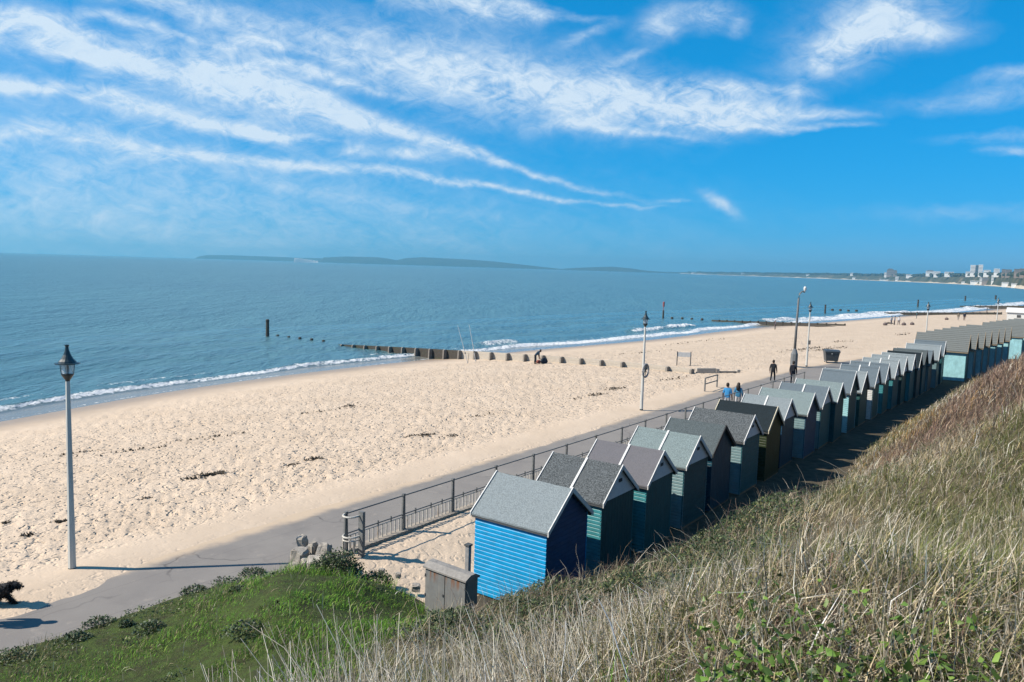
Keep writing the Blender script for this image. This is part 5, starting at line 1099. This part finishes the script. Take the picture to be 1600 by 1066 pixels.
for k, (px, top, w) in enumerate([(463.5, 403.2, 22), (470, 403.8, 26), (477.5, 405, 26), (484, 405.8, 24), (490.5, 407, 17), (495.5, 407.6, 9)]):
    d = ray(px, 430); az = atan2(d[0], d[1]); R = 5600; dh = ray(px, top); h = CAM_H+R*dh[2]/hypot(dh[0], dh[1]); w = w*.95
    e = thing('chalk_stack', ['broad leftmost white chalk stack off the far island', 'second white chalk stack of the far row, from the left', 'third white chalk stack of the far row, from the left', 'fourth white chalk stack of the far row, from the left', 'fifth white chalk stack of the far row, from the left', 'thin rightmost white chalk needle of the far row'][k], 'sea stack', (R*sin(az), R*cos(az), -2), -az, 'white chalk sea stacks off the far island')
    MB().add([(-w, -20, -2), (w, -20, -2), (w*.9, 40, -2), (-w, 40, -2), (-w*.8, -12, (h+2)*.85), (w*.5, -12, h+2), (w*.4, 30, (h+2)*.9), (-w*.7, 30, h+1)], [(0, 3, 2, 1), (4, 5, 6, 7), (0, 1, 5, 4), (1, 2, 6, 5), (2, 3, 7, 6), (3, 0, 4, 7)]).obj('cliff', CHALK, e)
# bay coast: sand foreshore, cliff and wooded top, as one strip of terrain
BAY = [(1062, 8800, 424.6, 427.0), (1100, 8200, 424.8, 428.3), (1150, 7600, 425.5, 430), (1200, 7000, 426.2, 432), (1250, 6300, 427, 434), (1300, 5600, 427.5, 436.2), (1350, 5000, 428, 438), (1380, 4600, 428, 439), (1400, 4400, 427.5, 439.6), (1430, 4100, 429.5, 440.8), (1455, 3800, 427.8, 441.6), (1480, 3500, 427.8, 442.4), (1510, 3150, 428.2, 443.6), (1535, 2850, 427.2, 444.8), (1560, 2450, 427, 446.5), (1580, 2050, 426.5, 448.8), (1600, 1700, 426, 452), (1640, 1350, 424, 457), (1700, 1150, 420, 462), (1800, 1000, 415, 470)]
bx = np.arange(1062, 1800, 3.); bd = np.interp(bx, [b[0] for b in BAY], [b[1] for b in BAY]); bt = np.interp(bx, [b[0] for b in BAY], [b[2] for b in BAY])
def dir_h(px): d = ray(px, 440); return np.array([d[0], d[1]])/hypot(d[0], d[1])
def elev_at(px, py, R): d = ray(px, py); return CAM_H+R*d[2]/hypot(d[0], d[1])
rows = [[] for _ in range(6)]; cols = []
for x, R, yt in zip(bx, bd, bt):
    u = dir_h(x); top = elev_at(x, yt, R+160)-6
    for k, (dr, z) in enumerate(((0, -2.15), (45, .5), (60, 1.5), (150, top*.72), (230, top), (1500, top))):
        jj = 0 if k < 2 else 9*(fbm(np.array([x*.11]), np.array([k*3.]), 3, 5)[0]-.5)*(k < 5)
        rows[k].append((*(u*(R+dr)), z+jj))
n = len(bx); vs = [p for r in rows for p in r]
mfs = MB().add(vs, [(k*n+i, k*n+i+1, (k+1)*n+i+1, (k+1)*n+i) for k in range(2) for i in range(n-1)])
mfs.obj('foreshore', nmat('far_sand', (.62, .52, .40), (.52, .43, .33), .02, .95, .1), None, True, kind='structure')
m = MB().add(vs, [(k*n+i, k*n+i+1, (k+1)*n+i+1, (k+1)*n+i) for k in range(2, 5) for i in range(n-1)])
m.obj('cliffs', nmat('far_cliff', (.10, .095, .06), (.05, .06, .035), .012, .95, .05, c3=(.26, .20, .13), s3=.018, lo=.4, hi=.6), None, True, kind='structure')
# trees on the cliff tops: one far wood
tv, tt, tc_ = [], [], []; off = 0
for _ in range(2600):
    x = random.uniform(1075, 1640); R = float(np.interp(x, bx, bd))+random.uniform(140, 420); u = dir_h(x); top = float(np.interp(x, bx, [r[2] for r in rows[4]])); s_ = random.uniform(5, 11)
    b = np.array([*(u*R), top-2]); w = dir_h(x+90)-u; w = np.array([w[0], w[1], 0]); w /= np.linalg.norm(w)
    ring = [b+np.array([cos(q)*s_*.7, sin(q)*s_*.7, s_*hz]) for hz in (.2, .75) for q in np.arange(5)*1.2566+random.random()]+[b+np.array([0, 0, s_*1.15])]
    tv += ring; 
    for k in range(5):
        k2 = (k+1) % 5; tt += [(off+k, off+k2, off+5+k2), (off+k, off+5+k2, off+5+k), (off+5+k, off+5+k2, off+10)]
    g_ = random.uniform(.7, 1.3); tc_ += [(.032*g_, .047*g_, .026*g_)]*11; off += 11
link('far_wood', np_mesh('far_wood', tv, None, tt, np.array(tc_)), M_LEAF, kind='stuff')
FARW = nmat('far_render', (.9, .89, .87), (.84, .83, .81), .05, .8); FARG = nmat('far_glass', (.06, .09, .12), (.09, .12, .14), .05, .4); FARR = nmat('far_roof', (.16, .14, .13), (.2, .17, .15), .05, .9); FARB = nmat('far_brick', (.33, .27, .23), (.28, .23, .2), .05, .9)
def block(name, label, cat, px, yb, yt, wpx, extra=150, mat=None, group='buildings along the far cliff', bands=3, roof='flat', R=None):
    R = R or float(np.interp(px, bx, bd))+extra; u = dir_h(px); zb, zt = elev_at(px, yb, R), elev_at(px, yt, R); w = wpx/F_PX*R/2*1.0; d = max(w*.6, 8)
    e = thing(name, label, cat, (u[0]*R, u[1]*R, zb), -atan2(u[0], u[1]), group); H = zt-zb
    MB().box(-w, w, -d, d, -12, H).obj('wall', mat or FARW, e)
    m = MB()
    for k in range(bands): z = H*(k+.45)/bands; m.box(-w*.92, w*.92, -d-.25, -d+.1, z, z+H/bands*.33)
    if bands: m.obj('window_band', FARG, e)
    if roof == 'flat': MB().box(-w*1.03, w*1.03, -d*1.03, d*1.03, H, H+H*.06+.3).obj('roof', FARW if mat is None else FARR, e)
    else: MB().prism([(-w*1.05, H), (w*1.05, H), (w*.5, H*1.35), (-w*.5, H*1.35)], 'y', -d, d).obj('roof', FARR, e)
    return e, w, d, H, u, R
for px, yb, yt, w, l, kw in [
 (1519.0, 427.5, 415.2, 6.6, 'broad left white slab of the tower block on the far cliff', dict(bands=6)), (1525.2, 427.5, 415.5, 4.2, 'dark recessed middle of the tower block on the far cliff', dict(mat=FARG, bands=0, extra=175)), (1530.6, 427.5, 414.8, 5.0, 'narrow right white slab of the tower block on the far cliff', dict(bands=6)),
 (1511, 428, 424.8, 5, 'low white building touching the left of the tower block', {}), (1541, 427.5, 422.5, 8, 'low white terrace right of the tower block', dict(bands=2)), (1556, 427, 420.6, 6.4, 'cubic white flats between the tower block and the right edge', dict(bands=4)), (1566.5, 427, 421.2, 4, 'grey slab just right of the cubic white flats', dict(mat=FARB)), (1574.5, 427, 421.8, 7, 'wide grey flats on the cliff near the right edge', dict(mat=FARB, bands=3)), (1588, 426, 421, 7, 'row of brick flats at the right edge, left one', dict(mat=FARB, bands=3)), (1597, 426, 420.5, 7, 'row of brick flats at the right edge, right one', dict(mat=FARB, bands=3)),
 (1482, 428.5, 425.2, 11, 'long white hotel on the cliff left of the tower block', dict(bands=2)), (1463, 429.5, 424.6, 8, 'white block with dark centre left of the long white hotel', dict(bands=3)), (1452, 428, 423.8, 10, 'white gabled villa on the cliff top, left of the white block', dict(roof='pitch', bands=2)), (1420, 431.5, 429.2, 8, 'low white house alone on the mid cliff', dict(bands=1)),
 (1390, 430, 422.5, 9, 'tall turreted hotel at the left end of the buildings', dict(roof='pitch', mat=FARB, bands=3)), (1384.5, 430.5, 426.2, 6, 'white wing left of the turreted hotel', dict(bands=2)), (1397.5, 429, 424, 5, 'grey wing right of the turreted hotel', dict(mat=FARB, roof='pitch')), (1401, 438, 432.5, 4, 'pale house low on the slope below the turreted hotel', dict(extra=60)),
 (1384, 438.7, 436.8, 16, 'long low white beach building below the turreted hotel', dict(extra=50, bands=1)), (1333.5, 435.6, 433.4, 4, 'tiny white building at the water edge, far left', dict(extra=40, bands=1)), (1505, 442.3, 440.2, 4, 'small white beach kiosk on the far shore', dict(extra=45, bands=1)), (1525, 442, 439.2, 13, 'low white beach pavilion on the far shore', dict(extra=50, bands=1)), (1533.5, 440.8, 434.5, 4.5, 'white beachside flats on the far shore', dict(extra=62, bands=3)), (1541, 440, 434.5, 10, 'grey stepped flats behind the beachside flats', dict(extra=75, mat=FARB, bands=3)), (1550.5, 439.6, 430.8, 2.6, 'tall thin white block on the far slope', dict(extra=80, bands=4)), (1574, 443.8, 441.4, 12, 'low pale beach cafe on the far shore', dict(extra=48, bands=1)), (1587, 445.2, 443.2, 9, 'low pink-white beach cafe at the right edge of the far shore', dict(extra=48, bands=1)),
 (1330, 428.5, 426.5, 4, 'tiny pale house on the wooded headland', {}), (1262, 430.5, 428.6, 5, 'tiny pale terrace on the distant wooded shore', dict(bands=1)), (1160, 428.5, 426.8, 5, 'tiny pale building among distant trees', dict(bands=1)), (1085, 427.2, 426, 10, 'faint white strip of buildings on the most distant shore', dict(bands=0))]:
    block('apartment_building' if 'flat' in l or 'tower' in l or 'block' in l or 'slab' in l else 'coast_building', l, 'building', px, yb, yt, w, **kw)

# ------------------------------------------------------------------ sea air
hz = bpy.data.materials.new('sea_haze'); hz.use_nodes = True; hg = NG(hz.node_tree); hz.node_tree.nodes.clear()
pv = hg.n('ShaderNodeVolumePrincipled'); pv.inputs['Color'].default_value = (.20, .57, .80, 1); pv.inputs['Density'].default_value = HAZE; pv.inputs['Anisotropy'].default_value = .2
oo = hg.n('ShaderNodeOutputMaterial'); hz.node_tree.links.new(pv.outputs[0], oo.inputs['Volume'])
hb = SEA_R+400; MB().box(-hb, hb, -hb, hb, -6.5, 190).obj('haze', hz, kind='stuff')
